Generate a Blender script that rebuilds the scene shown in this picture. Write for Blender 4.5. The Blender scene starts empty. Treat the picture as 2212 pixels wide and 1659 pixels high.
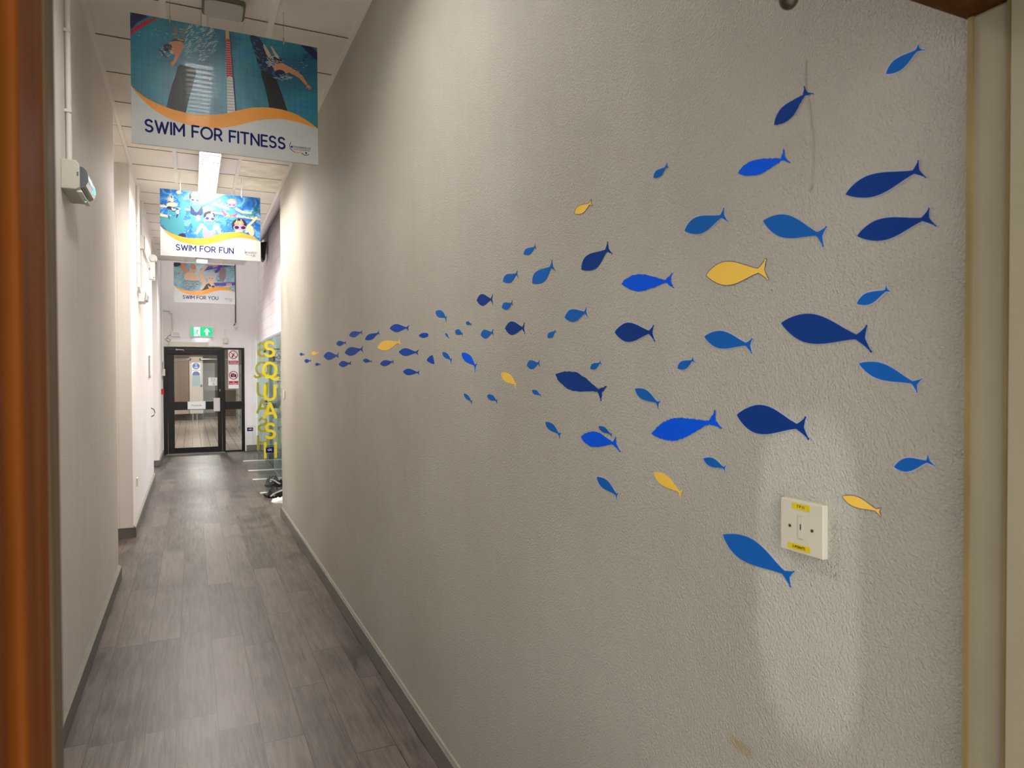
import bpy, bmesh, math, random
from mathutils import Vector, Matrix

random.seed(7)
SC = bpy.context.scene
COL = SC.collection
PI = math.pi

# ------------------------------------------------------------------ camera
F_PX, CAM_H = 1491.0, 1.70
YAW, PITCH, ROLL = math.radians(24.88), math.radians(-0.93), math.radians(-0.18)
CAM = Vector((0, 0, CAM_H))
_f = Vector((math.sin(YAW) * math.cos(PITCH), math.cos(YAW) * math.cos(PITCH), math.sin(PITCH)))
_r = Vector((math.cos(YAW), -math.sin(YAW), 0))
_u = _r.cross(_f)
RIGHT = math.cos(ROLL) * _r + math.sin(ROLL) * _u
UP = -math.sin(ROLL) * _r + math.cos(ROLL) * _u
FWD = _f
cam_data = bpy.data.cameras.new('camera')
cam = bpy.data.objects.new('camera', cam_data)
COL.objects.link(cam)
m = Matrix((RIGHT, UP, -FWD)).transposed().to_4x4()
m.translation = CAM
cam.matrix_world = m
cam_data.sensor_fit = 'HORIZONTAL'
cam_data.sensor_width = 36
cam_data.lens = F_PX * 36 / 2212
cam_data.clip_start = 0.02
cam_data.dof.use_dof = True
cam_data.dof.focus_distance = 3.0
cam_data.dof.aperture_fstop = 9.0
SC.camera = cam

# ------------------------------------------------------------------ world, exposure
world = bpy.data.worlds.new('world')
SC.world = world
world.use_nodes = True
world.node_tree.nodes['Background'].inputs[0].default_value = (1.0, 0.97, 0.91, 1)
world.node_tree.nodes['Background'].inputs[1].default_value = 2.15
SC.view_settings.view_transform = 'Standard'
SC.view_settings.look = 'None'
SC.view_settings.exposure = 0.0
SC.view_settings.gamma = 1.0
SC.view_settings.use_curve_mapping = False


def area_lamp(name, loc, size, size_y, energy, color, rot=(0, 0, 0), spread=180):
    d = bpy.data.lights.new(name, 'AREA')
    d.shape = 'RECTANGLE'
    d.size, d.size_y, d.energy, d.color = size, size_y, energy, color
    d.spread = math.radians(spread)
    o = bpy.data.objects.new(name, d)
    o.location, o.rotation_euler = loc, rot
    COL.objects.link(o)
    return o


# light of the ceiling lamps (each sits just under its fitting), of the changing room lamps and of the court lamps, plus two added lights
area_lamp('lamp_light_near', (0.07, 2.75, 3.824), 0.17, 1.40, 56, (1.0, 0.97, 0.92), spread=146)
area_lamp('lamp_light_middle', (0.183, 8.03, 3.824), 0.17, 1.58, 190, (1.0, 0.94, 0.86), spread=158)
area_lamp('added_light_third', (0.183, 11.75, 3.824), 0.17, 1.42, 140, (1.0, 0.95, 0.92), spread=164)  # added light of an unseen lamp, brightens the farthest sign
area_lamp('lamp_light_far', (0.193, 14.23, 3.824), 0.17, 0.34, 46, (1.0, 0.95, 0.92), spread=128)
area_lamp('court_light', (3.2, 12.4, 4.6), 2.0, 3.0, 340, (1.0, 0.98, 1.0))
area_lamp('poolside_light_front', (0.3, 19.0, 2.85), 0.5, 2.0, 90, (1.0, 0.96, 0.9))
area_lamp('poolside_light_back', (0.3, 25.5, 2.85), 0.5, 2.5, 110, (1.0, 0.96, 0.9))
area_lamp('entrance_fill', (0.45, -1.6, 2.5), 1.0, 0.6, 34, (1.0, 0.96, 0.88), (math.radians(62), 0, 0))  # added fill from behind the camera, not a known lamp


# ------------------------------------------------------------------ helpers
def srgb(r, g, b):
    def f(c):
        c /= 255.0
        return c / 12.92 if c <= 0.04045 else ((c + 0.055) / 1.055) ** 2.4
    return (f(r), f(g), f(b), 1)


def ray(x, y):
    return FWD + RIGHT * ((x - 1106) / F_PX) - UP * ((y - 829.5) / F_PX)


def on(x, y, ax, val):
    d = ray(x, y)
    t = (val - CAM[ax]) / d[ax]
    return CAM + d * t


def mat(name, color, rough=0.5, metal=0.0, spec=0.5, noise=0.0, nscale=30.0, bump=0.0, bscale=200.0, coat=0.0, emit=None, estr=0.0, alpha=None):
    m = bpy.data.materials.new(name)
    m.use_nodes = True
    nt = m.node_tree
    b = nt.nodes['Principled BSDF']
    b.inputs['Base Color'].default_value = color
    b.inputs['Roughness'].default_value = rough
    b.inputs['Metallic'].default_value = metal
    b.inputs['Specular IOR Level'].default_value = spec
    b.inputs['Coat Weight'].default_value = coat
    if emit:
        b.inputs['Emission Color'].default_value = emit
        b.inputs['Emission Strength'].default_value = estr
    if noise or bump:
        tc = nt.nodes.new('ShaderNodeTexCoord')
    if noise:
        n = nt.nodes.new('ShaderNodeTexNoise')
        n.inputs['Scale'].default_value = nscale
        n.inputs['Detail'].default_value = 5
        nt.links.new(tc.outputs['Object'], n.inputs['Vector'])
        r = nt.nodes.new('ShaderNodeValToRGB')
        c = color
        r.color_ramp.elements[0].position = 0.3
        r.color_ramp.elements[1].position = 0.7
        r.color_ramp.elements[0].color = (c[0] * (1 - noise), c[1] * (1 - noise), c[2] * (1 - noise), 1)
        r.color_ramp.elements[1].color = (min(1, c[0] * (1 + noise)), min(1, c[1] * (1 + noise)), min(1, c[2] * (1 + noise)), 1)
        nt.links.new(n.outputs['Fac'], r.inputs['Fac'])
        nt.links.new(r.outputs['Color'], b.inputs['Base Color'])
    if bump:
        n2 = nt.nodes.new('ShaderNodeTexNoise')
        n2.inputs['Scale'].default_value = bscale
        n2.inputs['Detail'].default_value = 3
        nt.links.new(tc.outputs['Object'], n2.inputs['Vector'])
        bp = nt.nodes.new('ShaderNodeBump')
        bp.inputs['Strength'].default_value = bump
        bp.inputs['Distance'].default_value = 0.004
        nt.links.new(n2.outputs['Fac'], bp.inputs['Height'])
        nt.links.new(bp.outputs['Normal'], b.inputs['Normal'])
    return m


def plaster(name, col_a, col_b, strength=0.55, scale=150.0, streak=0.25, patches=()):
    """roller-stippled painted plaster with faint vertical dirt streaks"""
    m = bpy.data.materials.new(name)
    m.use_nodes = True
    nt = m.node_tree
    N, L = nt.nodes, nt.links
    b = N['Principled BSDF']
    b.inputs['Roughness'].default_value = 0.62
    b.inputs['Specular IOR Level'].default_value = 0.35
    tc = N.new('ShaderNodeTexCoord')
    # warped fine stipple
    warp = N.new('ShaderNodeTexNoise'); warp.inputs['Scale'].default_value = 3.0; warp.inputs['Detail'].default_value = 2
    L.new(tc.outputs['Object'], warp.inputs['Vector'])
    mp = N.new('ShaderNodeMapping'); mp.inputs['Rotation'].default_value = (0.9, 0, 0); mp.inputs['Scale'].default_value = (1, 1.05, 0.85)
    L.new(tc.outputs['Object'], mp.inputs['Vector'])
    vm = N.new('ShaderNodeVectorMath'); vm.operation = 'MULTIPLY_ADD'
    vm.inputs[1].default_value = (0.10, 0.10, 0.10)
    L.new(warp.outputs['Color'], vm.inputs[0]); L.new(mp.outputs['Vector'], vm.inputs[2])
    n1 = N.new('ShaderNodeTexNoise'); n1.inputs['Scale'].default_value = scale; n1.inputs['Detail'].default_value = 2.5; n1.inputs['Roughness'].default_value = 0.5
    n1.inputs['Distortion'].default_value = 0.6
    L.new(vm.outputs['Vector'], n1.inputs['Vector'])
    n2 = N.new('ShaderNodeTexNoise'); n2.inputs['Scale'].default_value = 7; n2.inputs['Detail'].default_value = 4
    L.new(tc.outputs['Object'], n2.inputs['Vector'])
    b1 = N.new('ShaderNodeBump'); b1.inputs['Strength'].default_value = strength; b1.inputs['Distance'].default_value = 0.0035
    L.new(n1.outputs['Fac'], b1.inputs['Height'])
    b2 = N.new('ShaderNodeBump'); b2.inputs['Strength'].default_value = 0.10; b2.inputs['Distance'].default_value = 0.02
    L.new(n2.outputs['Fac'], b2.inputs['Height']); L.new(b1.outputs['Normal'], b2.inputs['Normal'])
    L.new(b2.outputs['Normal'], b.inputs['Normal'])
    # colour: big patches + vertical streaks
    mp2 = N.new('ShaderNodeMapping'); mp2.inputs['Scale'].default_value = (9, 9, 0.5)
    L.new(tc.outputs['Object'], mp2.inputs['Vector'])
    n3 = N.new('ShaderNodeTexNoise'); n3.inputs['Scale'].default_value = 2.2; n3.inputs['Detail'].default_value = 6; n3.inputs['Roughness'].default_value = 0.65
    L.new(mp2.outputs['Vector'], n3.inputs['Vector'])
    n4 = N.new('ShaderNodeTexNoise'); n4.inputs['Scale'].default_value = 0.9; n4.inputs['Detail'].default_value = 3
    L.new(tc.outputs['Object'], n4.inputs['Vector'])
    ad = N.new('ShaderNodeMix'); ad.data_type = 'FLOAT'; ad.inputs[0].default_value = 1 - streak
    L.new(n3.outputs['Fac'], ad.inputs[2]); L.new(n4.outputs['Fac'], ad.inputs[3])
    r = N.new('ShaderNodeValToRGB')
    r.color_ramp.elements[0].position = 0.36; r.color_ramp.elements[0].color = col_a
    r.color_ramp.elements[1].position = 0.64; r.color_ramp.elements[1].color = col_b
    L.new(ad.outputs[0], r.inputs['Fac'])
    out = r.outputs['Color']
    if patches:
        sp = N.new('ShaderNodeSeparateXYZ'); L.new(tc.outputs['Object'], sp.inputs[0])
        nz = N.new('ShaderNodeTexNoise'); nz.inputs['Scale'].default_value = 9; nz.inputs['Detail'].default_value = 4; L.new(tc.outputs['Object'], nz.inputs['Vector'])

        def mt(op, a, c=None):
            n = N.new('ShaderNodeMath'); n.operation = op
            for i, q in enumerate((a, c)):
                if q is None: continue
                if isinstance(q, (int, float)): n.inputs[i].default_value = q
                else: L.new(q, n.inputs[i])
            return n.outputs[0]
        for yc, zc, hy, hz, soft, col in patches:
            # paler or stained area: superellipse outline, slightly ragged
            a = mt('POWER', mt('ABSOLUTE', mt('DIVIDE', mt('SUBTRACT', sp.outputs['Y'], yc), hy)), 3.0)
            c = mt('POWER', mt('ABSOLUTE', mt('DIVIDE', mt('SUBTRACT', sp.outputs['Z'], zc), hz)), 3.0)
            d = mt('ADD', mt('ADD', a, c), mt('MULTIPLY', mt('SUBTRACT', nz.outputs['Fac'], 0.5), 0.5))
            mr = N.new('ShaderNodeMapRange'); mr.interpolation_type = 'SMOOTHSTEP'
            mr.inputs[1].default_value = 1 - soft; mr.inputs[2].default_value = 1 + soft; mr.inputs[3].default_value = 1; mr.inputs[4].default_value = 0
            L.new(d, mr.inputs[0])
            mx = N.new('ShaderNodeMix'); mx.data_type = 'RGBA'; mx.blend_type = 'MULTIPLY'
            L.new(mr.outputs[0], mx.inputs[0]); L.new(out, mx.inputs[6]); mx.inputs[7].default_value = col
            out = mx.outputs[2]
    L.new(out, b.inputs['Base Color'])
    return m


class MB:
    """collects shapes (world coordinates) and links them as one mesh object"""
    def __init__(self):
        self.v, self.f, self.mi = [], [], []

    def face(self, pts, mi=0):
        n = len(self.v)
        self.v += [tuple(p) for p in pts]
        self.f.append(tuple(range(n, n + len(pts))))
        self.mi.append(mi)
        return self

    def box(self, x0, y0, z0, x1, y1, z1, mi=0):
        x0, x1 = min(x0, x1), max(x0, x1); y0, y1 = min(y0, y1), max(y0, y1); z0, z1 = min(z0, z1), max(z0, z1)
        n = len(self.v)
        self.v += [(x0, y0, z0), (x1, y0, z0), (x1, y1, z0), (x0, y1, z0), (x0, y0, z1), (x1, y0, z1), (x1, y1, z1), (x0, y1, z1)]
        for q in ((0, 3, 2, 1), (4, 5, 6, 7), (0, 1, 5, 4), (1, 2, 6, 5), (2, 3, 7, 6), (3, 0, 4, 7)):
            self.f.append(tuple(n + i for i in q)); self.mi.append(mi)
        return self

    def prism(self, pts, d, mi=0, side_mi=None):
        """closed outline pts extruded by vector d"""
        d = Vector(d); k = len(pts); n = len(self.v)
        P = [Vector(p) for p in pts]
        self.v += [tuple(p) for p in P] + [tuple(p + d) for p in P]
        self.f.append(tuple(n + i for i in range(k))); self.mi.append(mi)
        self.f.append(tuple(n + k + i for i in reversed(range(k)))); self.mi.append(mi)
        for i in range(k):
            j = (i + 1) % k
            self.f.append((n + j, n + i, n + k + i, n + k + j)); self.mi.append(mi if side_mi is None else side_mi)
        return self

    def tube(self, pts, r, n=10, mi=0, radii=None):
        P = [Vector(p) for p in pts]
        rings = []
        for i, p in enumerate(P):
            t = (P[min(i + 1, len(P) - 1)] - P[max(i - 1, 0)]).normalized()
            a = Vector((0, 0, 1)) if abs(t.z) < 0.9 else Vector((1, 0, 0))
            u = t.cross(a).normalized(); w = t.cross(u)
            rr = radii[i] if radii else r
            base = len(self.v)
            for k in range(n):
                an = 2 * PI * k / n
                self.v.append(tuple(p + (u * math.cos(an) + w * math.sin(an)) * rr))
            rings.append(base)
        for a, b in zip(rings, rings[1:]):
            for k in range(n):
                l = (k + 1) % n
                self.f.append((a + k, a + l, b + l, b + k)); self.mi.append(mi)
        self.f.append(tuple(rings[0] + k for k in reversed(range(n)))); self.mi.append(mi)
        self.f.append(tuple(rings[-1] + k for k in range(n))); self.mi.append(mi)
        return self

    def ball(self, c, rx, ry, rz, n=14, mi=0, zmin=-1.0):
        c = Vector(c); rows = []
        k0 = n // 2
        for i in range(k0 + 1):
            th = -PI / 2 + PI * i / k0
            z = math.sin(th)
            if z < zmin:
                continue
            base = len(self.v)
            for k in range(n):
                a = 2 * PI * k / n
                self.v.append((c.x + rx * math.cos(th) * math.cos(a), c.y + ry * math.cos(th) * math.sin(a), c.z + rz * z))
            rows.append(base)
        for a, b in zip(rows, rows[1:]):
            for k in range(n):
                l = (k + 1) % n
                self.f.append((a + k, a + l, b + l, b + k)); self.mi.append(mi)
        return self

    def build(self, name, mats, parent=None, bevel=0.0, smooth=False, seg=2, recalc=True):
        org = Vector((0, 0, 0))
        p = parent
        while p is not None:
            org = org + Vector(p.location); p = p.parent
        me = bpy.data.meshes.new(name)
        me.from_pydata([tuple(Vector(v) - org) for v in self.v], [], self.f)
        if not isinstance(mats, (list, tuple)):
            mats = [mats]
        for mm in mats:
            me.materials.append(mm)
        for poly, k in zip(me.polygons, self.mi):
            poly.material_index = k
        if recalc:
            bm = bmesh.new(); bm.from_mesh(me)
            bmesh.ops.remove_doubles(bm, verts=bm.verts, dist=1e-6)
            bmesh.ops.recalc_face_normals(bm, faces=bm.faces)
            bm.to_mesh(me); bm.free()
        o = bpy.data.objects.new(name, me)
        COL.objects.link(o)
        if parent is not None:
            o.parent = parent
        if bevel:
            md = o.modifiers.new('bevel', 'BEVEL'); md.width = bevel; md.segments = seg; md.limit_method = 'ANGLE'
        if smooth:
            for poly in me.polygons:
                poly.use_smooth = True
            try:
                me.set_sharp_from_angle(angle=math.radians(40))
            except Exception:
                pass
        return o


def tag(o, label, cat, group=None, kind=None):
    o['label'] = label; o['category'] = cat
    if group: o['group'] = group
    if kind: o['kind'] = kind
    return o


def thing(name, loc, label, cat, group=None):
    o = bpy.data.objects.new(name, None)
    COL.objects.link(o)
    o.location = loc
    o.empty_display_size = 0.05
    return tag(o, label, cat, group)


def struct(name, mb, mats, label=None, **k):
    o = mb.build(name, mats, **k)
    o['kind'] = 'structure'
    if label: o['label'] = label
    return o


# text written with rounded strokes (capitals) -------------------------------------------------
def arc(cx, cy, rx, ry, a0, a1, n=16):
    return [(cx + rx * math.cos(math.radians(a0 + (a1 - a0) * i / n)), cy + ry * math.sin(math.radians(a0 + (a1 - a0) * i / n))) for i in range(n + 1)]


GL = {
    'S': (0.60, [arc(.30, .755, .27, .245, 30, 270) + arc(.30, .255, .29, .255, 90, -148)]),
    'W': (1.06, [[(0, 1), (.27, 0), (.53, .92), (.79, 0), (1.06, 1)]]),
    'I': (0.0, [[(0, 0), (0, 1)]]),
    'M': (0.84, [[(0, 0), (0, 1), (.42, .34), (.84, 1), (.84, 0)]]),
    'F': (0.52, [[(0, 0), (0, 1), (.54, 1)], [(0, .5), (.46, .5)]]),
    'O': (0.96, [arc(.48, .5, .48, .5, 90, 450, 32)]),
    'R': (0.60, [[(0, 0), (0, 1), (.28, 1)] + arc(.28, .72, .29, .28, 90, -90, 12) + [(0, .44)], [(.30, .44), (.60, 0)]]),
    'T': (0.70, [[(0, 1), (.70, 1)], [(.35, 1), (.35, 0)]]),
    'N': (0.70, [[(0, 0), (0, 1), (.70, 0), (.70, 1)]]),
    'E': (0.50, [[(.52, 1), (0, 1), (0, 0), (.52, 0)], [(0, .5), (.46, .5)]]),
    'U': (0.68, [[(0, 1), (0, .34)] + arc(.34, .34, .34, .34, 180, 360, 16)[1:] + [(.68, 1)]]),
    'Y': (0.70, [[(0, 1), (.35, .46), (.70, 1)], [(.35, .46), (.35, 0)]]),
    'Q': (0.96, [arc(.48, .5, .48, .5, 90, 450, 32), [(.24, -.02), (.34, .05), (.48, .04), (.64, -.08), (.82, -.16), (1.0, -.14), (1.10, -.05)]]),
    'A': (0.78, [[(0, 0), (.39, 1), (.78, 0)], [(.13, .30), (.65, .30)]]),
    'H': (0.70, [[(0, 0), (0, 1)], [(.70, 0), (.70, 1)], [(0, .5), (.70, .5)]]),
    ' ': (0.22, []),
}


def strip2d(pts, ws):
    """outline pieces of a round-ended stroke: a list of (polygon, layer)"""
    pts = [p for i, p in enumerate(pts) if i == 0 or math.hypot(p[0] - pts[i - 1][0], p[1] - pts[i - 1][1]) > 1e-9]
    n = len(pts)
    closed = n > 3 and math.hypot(pts[0][0] - pts[-1][0], pts[0][1] - pts[-1][1]) < 1e-6
    dirs = []
    for (x0, y0), (x1, y1) in zip(pts, pts[1:]):
        l = math.hypot(x1 - x0, y1 - y0) or 1e-9
        dirs.append(((x1 - x0) / l, (y1 - y0) / l))
    if not dirs:
        x, y = pts[0]; w = ws[0]
        return [([(x + w * math.cos(2 * PI * k / 14), y + w * math.sin(2 * PI * k / 14)) for k in range(14)], 0)]
    out, L, R, discs = [], [], [], []
    for i, (x, y) in enumerate(pts):
        d0 = dirs[i - 1] if i > 0 else (dirs[-1] if closed else dirs[0])
        d1 = dirs[i] if i < n - 1 else (dirs[0] if closed else dirs[-1])
        w = ws[min(i, len(ws) - 1)]
        mx, my = d0[0] + d1[0], d0[1] + d1[1]
        ml = math.hypot(mx, my)
        if ml < 0.4:
            mx, my = d0; ml = 1.0
        mx, my = mx / ml, my / ml
        c = max(0.5, mx * d0[0] + my * d0[1])
        nx, ny = -my * w / c, mx * w / c
        if d0[0] * d1[0] + d0[1] * d1[1] < 0.80:
            discs.append((x, y, w)); nx, ny = -d1[1] * w, d1[0] * w
            L.append(((x - d0[1] * w, y + d0[0] * w), (x + nx, y + ny))); R.append(((x + d0[1] * w, y - d0[0] * w), (x - nx, y - ny)))
        else:
            L.append(((x + nx, y + ny),) * 2); R.append(((x - nx, y - ny),) * 2)
    for i in range(n - 1):
        out.append(([L[i][1], R[i][1], R[i + 1][0], L[i + 1][0]], 1 if (discs and i % 2) else 0))
    if not closed:
        for (x, y), d, w, s in ((pts[0], dirs[0], ws[0], -1), (pts[-1], dirs[-1], ws[-1], 1)):
            a0 = math.atan2(d[1] * s, d[0] * s)
            out.append(([(x + w * math.cos(a0 - PI / 2 + PI * k / 8), y + w * math.sin(a0 - PI / 2 + PI * k / 8)) for k in range(9)], 0))
    for x, y, w in discs:
        out.append(([(x + w * math.cos(2 * PI * k / 14), y + w * math.sin(2 * PI * k / 14)) for k in range(14)], 2))
    return out


def ribbon(mb, pts, w, put, mi=0, cap=10, base=0.0):
    """flat stroke of half width w in the plane given by put(x, y); overlapping pieces lie a hair apart"""
    o, ex, ey = Vector(put(0, 0)), Vector(put(1, 0)), Vector(put(0, 1))
    nrm = (ex - o).cross(ey - o).normalized()
    if nrm.dot(CAM - o) < 0:
        nrm = -nrm
    for poly, layer in strip2d(pts, [w] * len(pts)):
        mb.face([Vector(put(x, y)) + nrm * (base + layer * 0.00012) for x, y in poly], mi)


def text_width(s, gap=0.26):
    return sum(GL[c][0] + gap for c in s) - gap


def stroke_text(mb, s, put, x, y, size, w, mi=0, gap=0.26):
    for c in s:
        wd, strokes = GL[c]
        for q, st in enumerate(strokes):
            ribbon(mb, [(x + a * size, y + b * size) for a, b in st], w, put, mi, 12, base=q * 0.0004)
        x += (wd + gap) * size
    return x


def font_text(name, s, material, parent, origin, xdir, ydir, size, align='CENTER', space=1.0, bold=0.0, extrude=0.0005):
    cu = bpy.data.curves.new(name, 'FONT')
    cu.body = s; cu.size = size; cu.align_x = align; cu.align_y = 'CENTER'; cu.offset = bold
    cu.space_line = space; cu.extrude = extrude; cu.resolution_u = 2
    tmp = bpy.data.objects.new('tmp', cu)
    COL.objects.link(tmp)
    dg = bpy.context.evaluated_depsgraph_get()
    me = bpy.data.meshes.new_from_object(tmp.evaluated_get(dg))
    bpy.data.objects.remove(tmp); bpy.data.curves.remove(cu)
    X, Y = Vector(xdir).normalized(), Vector(ydir).normalized()
    Z = X.cross(Y)
    org = Vector(origin)
    p = parent
    while p is not None:
        org = org - Vector(p.location); p = p.parent
    mt = Matrix((X, Y, Z)).transposed().to_4x4(); mt.translation = org
    me.transform(mt)
    me.name = name
    me.materials.clear(); me.materials.append(material)
    o = bpy.data.objects.new(name, me)
    COL.objects.link(o)
    if parent is not None: o.parent = parent
    return o


# ------------------------------------------------------------------ materials
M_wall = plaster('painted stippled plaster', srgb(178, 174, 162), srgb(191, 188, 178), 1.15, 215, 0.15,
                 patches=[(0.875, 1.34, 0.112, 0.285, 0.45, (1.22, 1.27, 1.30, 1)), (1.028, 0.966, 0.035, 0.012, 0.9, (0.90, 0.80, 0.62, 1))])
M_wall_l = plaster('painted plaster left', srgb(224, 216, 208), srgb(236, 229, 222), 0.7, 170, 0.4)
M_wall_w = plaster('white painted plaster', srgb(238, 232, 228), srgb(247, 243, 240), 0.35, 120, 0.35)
M_back = plaster('white smooth plaster', srgb(240, 234, 235), srgb(248, 243, 244), 0.12, 60, 0.2)
M_tile = mat('mineral ceiling tile', srgb(238, 231, 221), 0.8, noise=0.05, nscale=2.2, bump=0.25, bscale=350)
M_tile_old = mat('water marked ceiling tile', srgb(236, 230, 216), 0.8, noise=0.14, nscale=6)
M_grid = mat('white ceiling grid', srgb(240, 235, 228), 0.45)
M_gap = mat('dark shadow gap', srgb(70, 62, 55), 0.9)
M_skirt = mat('grey skirting', srgb(112, 109, 103), 0.5, noise=0.06, nscale=8)
M_caulk = mat('cream sealant', srgb(150, 146, 134), 0.6, noise=0.08, nscale=20)
M_white = mat('white plastic', srgb(232, 229, 222), 0.35)
M_cream = mat('aged cream plastic', srgb(218, 212, 196), 0.4)
M_olive = mat('olive grey lamp rim', srgb(96, 90, 72), 0.5)
M_diff = mat('frosted unlit diffuser', srgb(176, 174, 166), 0.35)
M_black = mat('black painted aluminium', srgb(17, 17, 18), 0.32)
M_dark = mat('black plastic', srgb(28, 28, 30), 0.45)
M_steel = mat('brushed steel', srgb(190, 190, 188), 0.28, metal=0.9)
M_red = mat('red plastic', srgb(178, 38, 34), 0.4)
M_navy = mat('navy lettering', srgb(10, 18, 84), 0.6, spec=0.15)
M_yel = mat('yellow vinyl', srgb(250, 226, 24), 0.5)
M_paper = mat('white paper', srgb(240, 240, 240), 0.6)
M_blue = mat('safety blue print', srgb(28, 70, 168), 0.5)
M_orange = mat('orange printed wave', srgb(206, 134, 36), 0.5, coat=0.1)
M_board = mat('white sign board', srgb(178, 181, 182), 0.42, coat=0.1)


def wood(name, a, b, rough=0.55):
    m = bpy.data.materials.new(name); m.use_nodes = True
    N, L = m.node_tree.nodes, m.node_tree.links
    p = N['Principled BSDF']; p.inputs['Roughness'].default_value = rough; p.inputs['Specular IOR Level'].default_value = 0.05
    tc = N.new('ShaderNodeTexCoord'); mp = N.new('ShaderNodeMapping'); mp.inputs['Scale'].default_value = (30, 30, 1.6)
    L.new(tc.outputs['Object'], mp.inputs['Vector'])
    n = N.new('ShaderNodeTexNoise'); n.inputs['Scale'].default_value = 1.6; n.inputs['Detail'].default_value = 6
    L.new(mp.outputs['Vector'], n.inputs['Vector'])
    r = N.new('ShaderNodeValToRGB'); r.color_ramp.elements[0].position = .3; r.color_ramp.elements[1].position = .72
    r.color_ramp.elements[0].color = a; r.color_ramp.elements[1].color = b
    L.new(n.outputs['Fac'], r.inputs['Fac']); L.new(r.outputs['Color'], p.inputs['Base Color'])
    return m


M_wood = wood('orange stained wood', srgb(80, 38, 6), srgb(106, 56, 14))
M_wood_d = wood('brown stained wood', srgb(62, 36, 12), srgb(84, 50, 20))
M_stop = wood('worn painted wood', srgb(74, 60, 42), srgb(92, 77, 58), 0.5)
M_jamb = mat('cream painted wood', srgb(142, 134, 112), 0.45, noise=0.05, nscale=5)
M_seal = mat('yellowed brush seal', srgb(124, 106, 66), 0.6, noise=0.12, nscale=8)


def floor_planks():
    m = bpy.data.materials.new('grey brown vinyl planks'); m.use_nodes = True
    N, L = m.node_tree.nodes, m.node_tree.links
    p = N['Principled BSDF']

    def math_(op, a, b=None, c=None):
        n = N.new('ShaderNodeMath'); n.operation = op
        for i, q in enumerate((a, b, c)):
            if q is None: continue
            if isinstance(q, (int, float)): n.inputs[i].default_value = q
            else: L.new(q, n.inputs[i])
        return n.outputs[0]
    tc = N.new('ShaderNodeTexCoord'); sp = N.new('ShaderNodeSeparateXYZ')
    L.new(tc.outputs['Object'], sp.inputs[0])
    W, LEN = 0.183, 1.25
    u = math_('DIVIDE', math_('ADD', sp.outputs['X'], 0.083 + W * 20), W)
    col = math_('FLOOR', u); fu = math_('FRACT', u)
    wn = N.new('ShaderNodeTexWhiteNoise'); wn.noise_dimensions = '1D'; L.new(col, wn.inputs['W'])
    v = math_('ADD', math_('DIVIDE', sp.outputs['Y'], LEN), math_('MULTIPLY', wn.outputs['Value'], 3.7))
    row = math_('FLOOR', v); fv = math_('FRACT', v)
    du = math_('MINIMUM', fu, math_('SUBTRACT', 1.0, fu))
    dv = math_('MINIMUM', fv, math_('SUBTRACT', 1.0, fv))
    gu = math_('LESS_THAN', du, 0.010); gv = math_('LESS_THAN', dv, 0.0022)
    gap = math_('MAXIMUM', gu, gv)
    wn2 = N.new('ShaderNodeTexWhiteNoise'); wn2.noise_dimensions = '2D'
    cb = N.new('ShaderNodeCombineXYZ'); L.new(col, cb.inputs[0]); L.new(row, cb.inputs[1]); L.new(cb.outputs[0], wn2.inputs['Vector'])
    # grain stretched along the plank, shifted per plank
    cb2 = N.new('ShaderNodeCombineXYZ')
    L.new(math_('MULTIPLY', sp.outputs['X'], 42.0), cb2.inputs[0])
    L.new(math_('ADD', math_('MULTIPLY', sp.outputs['Y'], 3.0), math_('MULTIPLY', wn2.outputs['Value'], 60.0)), cb2.inputs[1])
    L.new(math_('MULTIPLY', wn2.outputs['Value'], 9.0), cb2.inputs[2])
    g = N.new('ShaderNodeTexNoise'); g.inputs['Scale'].default_value = 1.0; g.inputs['Detail'].default_value = 8; g.inputs['Roughness'].default_value = 0.7; g.inputs['Distortion'].default_value = 0.5
    L.new(cb2.outputs[0], g.inputs['Vector'])
    g2 = N.new('ShaderNodeTexNoise'); g2.inputs['Scale'].default_value = 3.2; g2.inputs['Detail'].default_value = 5
    L.new(tc.outputs['Object'], g2.inputs['Vector'])
    mixv = math_('ADD', math_('MULTIPLY', g.outputs['Fac'], 0.62), math_('ADD', math_('MULTIPLY', g2.outputs['Fac'], 0.28), math_('MULTIPLY', wn2.outputs['Value'], 0.14)))
    r = N.new('ShaderNodeValToRGB')
    r.color_ramp.elements[0].position = 0.40; r.color_ramp.elements[0].color = srgb(47, 41, 38)
    r.color_ramp.elements[1].position = 0.64; r.color_ramp.elements[1].color = srgb(108, 97, 90)
    L.new(mixv, r.inputs['Fac'])
    mx = N.new('ShaderNodeMix'); mx.data_type = 'RGBA'
    L.new(gap, mx.inputs[0]); L.new(r.outputs['Color'], mx.inputs[6]); mx.inputs[7].default_value = srgb(40, 35, 33)
    L.new(mx.outputs[2], p.inputs['Base Color'])
    rr = N.new('ShaderNodeMapRange'); rr.inputs[3].default_value = 0.26; rr.inputs[4].default_value = 0.46
    L.new(g2.outputs['Fac'], rr.inputs[0]); L.new(rr.outputs[0], p.inputs['Roughness'])
    bp = N.new('ShaderNodeBump'); bp.inputs['Strength'].default_value = 0.35; bp.inputs['Distance'].default_value = 0.002
    L.new(g.outputs['Fac'], bp.inputs['Height']); L.new(bp.outputs['Normal'], p.inputs['Normal'])
    return m


M_floor = floor_planks()


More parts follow.
